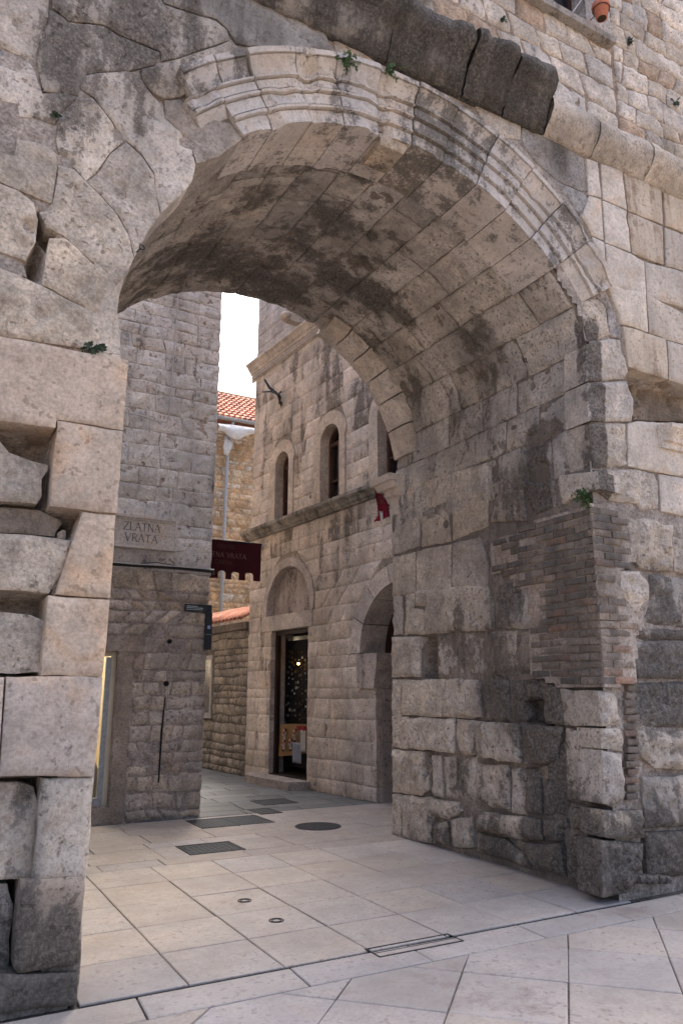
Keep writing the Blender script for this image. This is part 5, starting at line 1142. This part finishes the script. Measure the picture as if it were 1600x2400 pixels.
for j, (w, z, r) in enumerate(((.16, 3.0, .085), (-.14, 3.17, .078), (-.45, 3.34, .072))):
    for k in range(ntl+1): tl.append((r*math.cos(math.pi*k/ntl), w, z-2.93+r*math.sin(math.pi*k/ntl)*.9))
    for k in range(ntl+1): tl.append(((r-.014)*math.cos(math.pi*k/ntl), w, z-2.93+(r-.014)*math.sin(math.pi*k/ntl)*.9))
m2 = 2*(ntl+1); tf = []
for j in range(2):
    for k in range(ntl):
        a = j*m2+k; tf += [(a, a+1, a+m2+1, a+m2), (a+ntl+1, a+ntl+1+m2, a+ntl+2+m2, a+ntl+2)]
for k in range(ntl): tf += [(k, k+ntl+1, k+ntl+2, k+1)]
s_ = 4.63; tme = None
while s_ < 7.8:
    if tme is None:
        tme = bpy.data.meshes.new('coping_tile'); tme.from_pydata([(-x*math.sin(AR)-w*math.cos(AR), x*math.cos(AR)-w*math.sin(AR), z) for x, w, z in tl], [], tf); tme.materials.append(MAT_TILE); tme.polygons.foreach_set('use_smooth', [True]*len(tf))
    o = link('coping_tile', tme, None, LW, vary((.42, .19, .13), .15, .15)); p_ = rf(s_, 2.93+.03, 0); o.location = p_; s_ += .185
wd = MB(); wd.box((6.23, 1.16, -.28), (6.62, 2.30, -.26), rf); wpn = wd.build('window', MAT_GLASS, LW)
q = MB(); q.box((6.15, 1.05, -.3), (6.24, 2.39, .02), rf).box((6.61, 1.05, -.3), (6.70, 2.39, .02), rf).box((6.24, 2.30, -.3), (6.61, 2.39, .02), rf).box((6.24, 1.05, -.3), (6.61, 1.16, .03), rf); q.build('frame', MAT_SMOOTH, wpn, color=(.40, .38, .37, .05))
lo = MB().lathe([(0, -.02), (.025, 0), (0, .02)], rf(6.38, 2.2, -.2), 10).build('window_bulb', MAT_LAMPC); tag(lo, 'tiny lit bulb in the small framed window of the low wall', 'lamp')

# ------------------------------------------------------------------ house at the end, sunlight put into its warm stone colour
FH = thing('far_house', 'warm sun toned rubble house with a red tile roof beyond the alley', 'house')
FB = sheet('wall', FARF, 5, 14, -.1, 10.9, .2, lambda P: np.full(len(P), -.03), lambda c: np.ones(len(c), bool), MAT_FAR, FH, (.52, .38, .25, .1))
rr = [4.2]
while rr[-1] < 10.5: rr.append(rr[-1]+random.choice([.14, .18, .22, .27]))
courses('stone', FARF, 8.0, 10.1, rr, (.18, .55), MAT_FAR, FB, lambda: random.choice([(.62, .47, .31), (.66, .53, .37), (.70, .61, .49), (.58, .40, .23), (.60, .43, .26)]), crust=.08, crust_j=.08, jv=.03, ju=.05, rough=.02, edge=.05, rnd=.04, gap=.010, res=.09, jag=.014, depth=.1)
TN = .70; rfz = lambda y: 10.92+TN*(y-23.62)
b = MB(); b.add([(5, 23.62, 10.92), (14, 23.62, 10.92), (14, 26.6, rfz(26.6)), (5, 26.6, rfz(26.6)), (5, 23.62, 10.82), (14, 23.62, 10.82), (14, 29.6, 10.82), (5, 29.6, 10.82)], [(0, 1, 2, 3), (4, 7, 6, 5), (0, 4, 5, 1), (3, 2, 6, 7), (0, 3, 7, 4), (1, 5, 6, 2)])
ROOF = b.build('roof', MAT_TILE, FH, color=(.32, .14, .09, .1))
cosr = 1/math.hypot(1, TN); sinr = TN*cosr; me = bpy.data.meshes.new('roof_tile'); V = []; n = 8
for rad_, d, lift in ((.098, 0, .045), (.080, .44, .012)):
    for k in range(n+1):
        a = math.pi*k/n; V.append((rad_*math.cos(a), d*cosr-(rad_*math.sin(a)+lift)*sinr, d*sinr+(rad_*math.sin(a)+lift)*cosr))
V.append((0, 0, 0)); me.from_pydata(V, [], [(k, k+1, k+n+2, k+n+1) for k in range(n)]+[tuple(range(n+1))]); me.materials.append(MAT_TILE); me.polygons.foreach_set('use_smooth', [True]*n+[False])
for i in range(17):
    for j in range(10):
        y = 23.58+j*.36*cosr; o = link('roof_tile', me, None, ROOF, vary((.44, .20, .145), .14, .05, .1)); o.location = (7.9+i*.205+random.uniform(-.01, .01), y, rfz(y)-.01)
MB().tube([(x, 26.6, rfz(26.6)+.03) for x in np.linspace(7, 13, 20)], .11, 10).build('ridge', MAT_TILE, FH, True, color=(.55, .35, .22, .2))
gt = MB(); nn = 10; V = []
for x in (6.0, 13.0):
    for rr_ in (.10, .088):
        for k in range(nn+1): V.append((x, 23.52+rr_*math.cos(math.pi+math.pi*k/nn), 10.88+rr_*math.sin(math.pi+math.pi*k/nn)))
a = nn+1; gt.add(V, [(k, k+1, 2*a+k+1, 2*a+k) for k in range(nn)]+[(a+k, 3*a+k, 3*a+k+1, a+k+1) for k in range(nn)]+[(0, 2*a, 3*a, a)]); gt.build('gutter', MAT_ZINC, FH, True)
MB().tube([(8.70, 23.52, 10.75), (8.70, 23.6, 10.3), (8.67, 23.86, 9.9), (8.665, 23.88, 9.0), (8.65, 23.88, 6), (8.63, 23.88, 2.5)], .058, 12).build('downpipe', MAT_ZINC, FH, True)
# torn plastic sheeting wrapped round the gutter and the pipe head
def drape(name, label, top, bot, mat, yb, ph):
    V = []; nu = len(top)*4; nv = 8; tx = np.array(top); bx = np.array(bot); U = np.linspace(0, len(top)-1, nu); Tq = np.stack([np.interp(U, range(len(top)), tx[:, i]) for i in (0, 1)], 1); Bq = np.stack([np.interp(U, range(len(bot)), bx[:, i]) for i in (0, 1)], 1)
    for side in (0, .01):
        for j in range(nv+1):
            t_ = j/nv
            for i in range(nu):
                p_ = Tq[i]*(1-t_)+Bq[i]*t_; V.append((p_[0], yb-.10*math.sin(math.pi*t_)-.03*math.sin(i*1.1+ph+t_*4)*t_+side, p_[1]))
    N_ = nu*(nv+1); Fc = []
    for j in range(nv):
        for i in range(nu-1): a = j*nu+i; Fc += [(a, a+nu, a+nu+1, a+1), (N_+a, N_+a+1, N_+a+nu+1, N_+a+nu)]
    for i in range(nu-1): Fc += [(i, i+1, N_+i+1, N_+i), (nv*nu+i, N_+nv*nu+i, N_+nv*nu+i+1, nv*nu+i+1)]
    tag(mesh_obj(name, V, Fc, mat, None, True), label, 'plastic sheet')
FG = Plane((0, 23.40, 0), (1, 0, 0), (0, -1, 0)); k3 = lambda *p: FG.poly('k3', *p)
drape('plastic_sheet', 'cloudy plastic sheet sagging from the gutter of the far house', k3((470, 725), (560, 735), (700, 745), (850, 765), (1000, 790), (1150, 815)), k3((480, 850), (600, 885), (700, 990), (850, 1030), (1000, 950), (1150, 915)), MAT_PLASTIC, 23.38, 0)
FG2 = Plane((0, 23.75, 0), (1, 0, 0), (0, -1, 0)); k3b = lambda *p: FG2.poly('k3', *p)
drape('plastic_wrap', 'torn plastic wrapped round the top of the far downpipe', k3b((590, 960), (640, 950), (690, 990), (745, 1060)), k3b((560, 1180), (590, 1300), (660, 1320), (690, 1260)), MAT_PLASTIC, 23.72, 2)

# ------------------------------------------------------------------ banners
def cloth(name, keep, x0, x1, z0, z1, nx, nz, yfun, mat, parent, th=.004):
    X, Z = np.meshgrid(np.linspace(x0, x1, nx), np.linspace(z0, z1, nz)); P = np.c_[X.ravel(), Z.ravel()]; idx = np.arange(nx*nz).reshape(nz, nx)
    Q = np.stack([idx[:-1, :-1], idx[:-1, 1:], idx[1:, 1:], idx[1:, :-1]], -1).reshape(-1, 4); Q = Q[keep(P[Q].mean(1))]
    Y = yfun(P); V = np.concatenate([np.c_[P[:, 0], Y, P[:, 1]], np.c_[P[:, 0], Y+th, P[:, 1]]]); N_ = len(P)
    E_ = {}
    for q in Q.tolist():
        for a, b_ in zip(q, q[1:]+q[:1]): E_[(a, b_)] = 1
    side = [(a, a+N_, b_+N_, b_) for a, b_ in E_ if (b_, a) not in E_]
    Fc = Q.tolist()+[[a+N_ for a in q[::-1]] for q in Q.tolist()]+side
    return mesh_obj(name, V.tolist(), Fc, mat, parent, True)
BN = thing('cinema_banner', 'dark crimson battlement edged banner on a pole reading CENTRE ZLATNA VRATA CINEMA', 'banner')
def bkeep(c):
    x, z = c[:, 0], c[:, 1]; k = np.ones(len(c), bool)
    for a, b_ in ((3.66, 3.78), (3.905, 4.03), (4.14, 4.265), (4.36, 4.49)):
        m_ = (a+b_)/2; h_ = (b_-a)/2
        top = 3.425-.04*0; dx = np.abs(x-m_); cr = .035
        k &= ~((dx < h_) & (z < top-np.where(dx > h_-cr, cr-np.sqrt(np.maximum(0, cr**2-(dx-h_+cr)**2)), 0)))
    return k
by = lambda P: 11.0+.018*np.sin(P[:, 0]*9+1)+.02*(3.91-P[:, 1])*np.sin(P[:, 0]*14)
cloth('banner_cloth', bkeep, 3.55, 4.615, 3.305, 3.91, 140, 80, by, MAT_RED, BN)
frB = lambda u, v, w: (u, 11.0-.035-w+.018*math.sin(u*9+1), v)
lettering('CENTRE', 4.015, 3.775, .062, .010, frB, 0, False, width=.29).build('lettering', MAT_LETTERB, BN)
lettering('ZLATNA VRATA', 3.975, 3.635, .075, .012, frB, 0, False, width=.76).build('lettering', MAT_LETTER, BN)
lettering('CINEMA', 3.985, 3.525, .062, .010, frB, 0, False, width=.29).build('lettering', MAT_LETTERB, BN)
MB().tube([(3.45, 11.0, 3.905), (4.63, 11.0, 3.905)], .014, 8).build('pole', MAT_IRON, BN)
MB().tube([(4.63, 11.0, 3.905), (4.69, 11.0, 3.903)], .018, 8).tube([(4.69, 11.0, 3.903), (4.72, 11.0, 3.903)], .007, 8).build('pole_tip', MAT_DWHITE, BN)
B2 = Plane((0, 8.02, 0), (1, 0, 0), (0, -1, 0)); FL = thing('twisted_flag', 'twisted crimson flag with white edging hanging from the far corner of the gate', 'flag')
fp = np.array(B2.poly('k6', (405, 640), (440, 610), (520, 640), (450, 720), (450, 820), (600, 870), (660, 1010), (780, 1100), (850, 1150), (780, 1240), (790, 1460), (660, 1530), (645, 1320), (560, 1310), (540, 1590), (420, 1590), (480, 1450), (470, 1180), (430, 1000), (405, 830)))
lo_, hi_ = fp.min(0), fp.max(0)
fy = lambda P: 8.02+.03*np.sin((P[:, 0]-lo_[0])*40+(P[:, 1])*9)
cloth('flag_cloth', lambda c: inside(c, fp), lo_[0], hi_[0], lo_[1], hi_[1], 60, 130, fy, plain('crimson_flag', (.20, .012, .03), .85, 0, .3, 60, .25), FL)
ed = np.array(B2.poly('k6', (850, 1160), (780, 1245), (792, 1465), (660, 1535), (643, 1325), (560, 1312), (543, 1590)))
edd = [ed[0]+(ed[1]-ed[0])*0]+[a+(b_-a)*t_ for a, b_ in zip(ed, ed[1:]) for t_ in (.34, .67, 1.0)]
MB().tube([(p[0], 8.02+.03*math.sin((p[0]-lo_[0])*40+p[1]*9)-.002, p[1]) for p in edd], .006, 5).build('edging', MAT_DWHITE, FL)
frF = lambda u, v, w: (u, 8.02+.03*math.sin((u-lo_[0])*40+v*9)-.004-w, v); lx, lz = B2.px('k6', 510, 975)
lettering('ZLA', lx, lz, .075, .007, frF, 0, False, width=.135).build('lettering', MAT_LETTER, FL)
lx, lz = B2.px('k6', 590, 1130); lettering('VR', lx, lz, .065, .007, frF, 0, False, width=.08).build('lettering', MAT_LETTER, FL)
fq = np.array(B2.poly('k6', (770, 560), (760, 480), (870, 410), (935, 430), (930, 520), (860, 545))); l2, h2 = fq.min(0), fq.max(0)
cloth('flag_corner', lambda c: inside(c, fq), l2[0], h2[0], l2[1], h2[1], 24, 24, lambda P: 7.98+.02*np.sin(P[:, 0]*50), plain('crimson_flag_end', (.20, .015, .035), .85), FL)
hc = B2.px('k6', 615, 540); BU = thing('helmet', 'small dark blue and grey helmet lying on the far corner impost', 'helmet')
hm = MB(); hm.lathe([(.075, -.06), (.085, -.03), (.083, .01), (.065, .045), (.035, .065), (0, .072)], (hc[0], 8.0, hc[1]), 20); hm.build('shell', MAT_NAVY, BU, True)
hm = MB(); hm.lathe([(.0785, -.061), (.0885, -.045), (.088, -.025)], (hc[0], 8.0, hc[1]), 20); hm.build('rim', MAT_SILVER, BU, True)
MB().box((hc[0]-.01, 7.91, hc[1]+.01), (hc[0]+.05, 7.94, hc[1]+.045)).build('badge', MAT_SILVER, BU)

# ------------------------------------------------------------------ plants, iron rings
MAT_STEM = plain('dry_stem', (.16, .13, .06), .8)
def tuft(name, label, c, r, n, mat, sag=.3, nrm=(0, -1, 0), leaf=.03):
    """a wall plant: thin stems that grow out of a joint and droop, leaves along them"""
    t = thing(name, label, 'plant'); leaf *= .7; L = MB(); S_ = MB(); c = Vector(c); nv = Vector(nrm); ns = max(6, n//12)
    for k in range(ns):
        d = (nv*.8+Vector((random.gauss(0, .7), random.gauss(0, .35), random.gauss(.25, .6)))).normalized(); ln = r*random.uniform(.6, 1.7); p = c+Vector((random.uniform(-1, 1)*r*.4, 0, random.uniform(-.3, .1)*r))-nv*.02; pts = [p]
        for j in range(5):
            p = p+d*ln/5; d = (d+Vector((random.gauss(0, .12), random.gauss(0, .12), -.16-sag*.45))).normalized(); pts.append(p)
            for s in (-1, 1, random.choice((-1, 1))):
                a = (d.orthogonal().normalized()*s); a.rotate(Matrix.Rotation(random.uniform(-1.2, 1.2), 3, d)); a = (a+d*.5).normalized(); b_ = a.cross(d).normalized(); l = leaf*random.uniform(.6, 1.25); wd = l*random.uniform(.28, .42)
                L.add([p, p+a*l*.45+b_*wd, p+a*l+Vector((0, 0, -l*.15)), p+a*l*.45-b_*wd], [(0, 1, 2, 3)])
        S_.tube(pts, [.0025, .0022, .002, .0017, .0013, .001], 4)
    L.build('leaves', mat, t); S_.build('stems', MAT_STEM, t)
P_ = lambda c, x, y, w=.0, s=FRONT: s.p(*s.px(c, x, y), w)
tuft('fern_tuft', 'green fern tuft hanging in a joint at the top of the arch moulding', P_('c1', 1556, 330, .14), .085, 170, MAT_LEAF, .5, leaf=.035)
tuft('fern_tuft', 'small green tuft just right of the first on the arch moulding', P_('c2', 180, 375, .16), .075, 150, MAT_LEAF, .2, leaf=.032)
tuft('leafy_weed', 'bright green weed growing on top of the brick corner', PASS.p(*PASS.px('k11', 695, 2215), .05), .10, 260, MAT_LEAF, .1, (-1, 0, 0), leaf=.04)
tuft('leafy_weed', 'low green weed on the top slab of the left pier', P_('c3', 640, 350, .05), .06, 110, MAT_LEAFD, 0, leaf=.04)
tuft('leafy_weed', 'tiny dark weed in a joint of the left wall blocks', P_('c1', 262, 540, .03), .03, 50, MAT_LEAFD, .3, leaf=.025)
tuft('leafy_weed', 'tiny weed on the wall above the black cornice', P_('c2', 738, 100, .02), .035, 50, MAT_LEAFD, .3, leaf=.03)
tuft('leafy_weed', 'dark weed in the rubble wall right of the pot', P_('c2', 1318, 190, .02), .045, 60, MAT_LEAFD, .4, leaf=.035)
tuft('leafy_weed', 'weed low at the right edge of the rubble wall', P_('c2', 1524, 480, .02), .055, 70, MAT_LEAFD, .2, leaf=.035)
tuft('leafy_weed', 'green weed hanging below the broken timber bracket', rf(3.29, 7.33, .03), .06, 60, MAT_LEAFD, .6, (-1, 0, 0), leaf=.04)
def iron_ring(label, c, ax, r=.018):
    t = thing('iron_ring', label, 'ring'); ax = Vector(ax).normalized(); a = ax.orthogonal().normalized(); b_ = ax.cross(a); c = Vector(c)
    MB().tube([c+a*r*math.cos(q)+b_*r*math.sin(q) for q in np.linspace(0, 2*math.pi, 21)], .004, 6, False).build('loop', MAT_IRON, t)
    MB().tube([c+a*r, c+a*r-ax*.05], .004, 6).build('staple', MAT_IRON, t)
iron_ring('small iron ring set in the left edge of the arch', P_('c1', 640, 1160, .07), (.2, -1, .1))
iron_ring('small iron ring hanging from the vault on the right', PASS.p(5.35, 4.92, .04), (-1, -.3, .2))
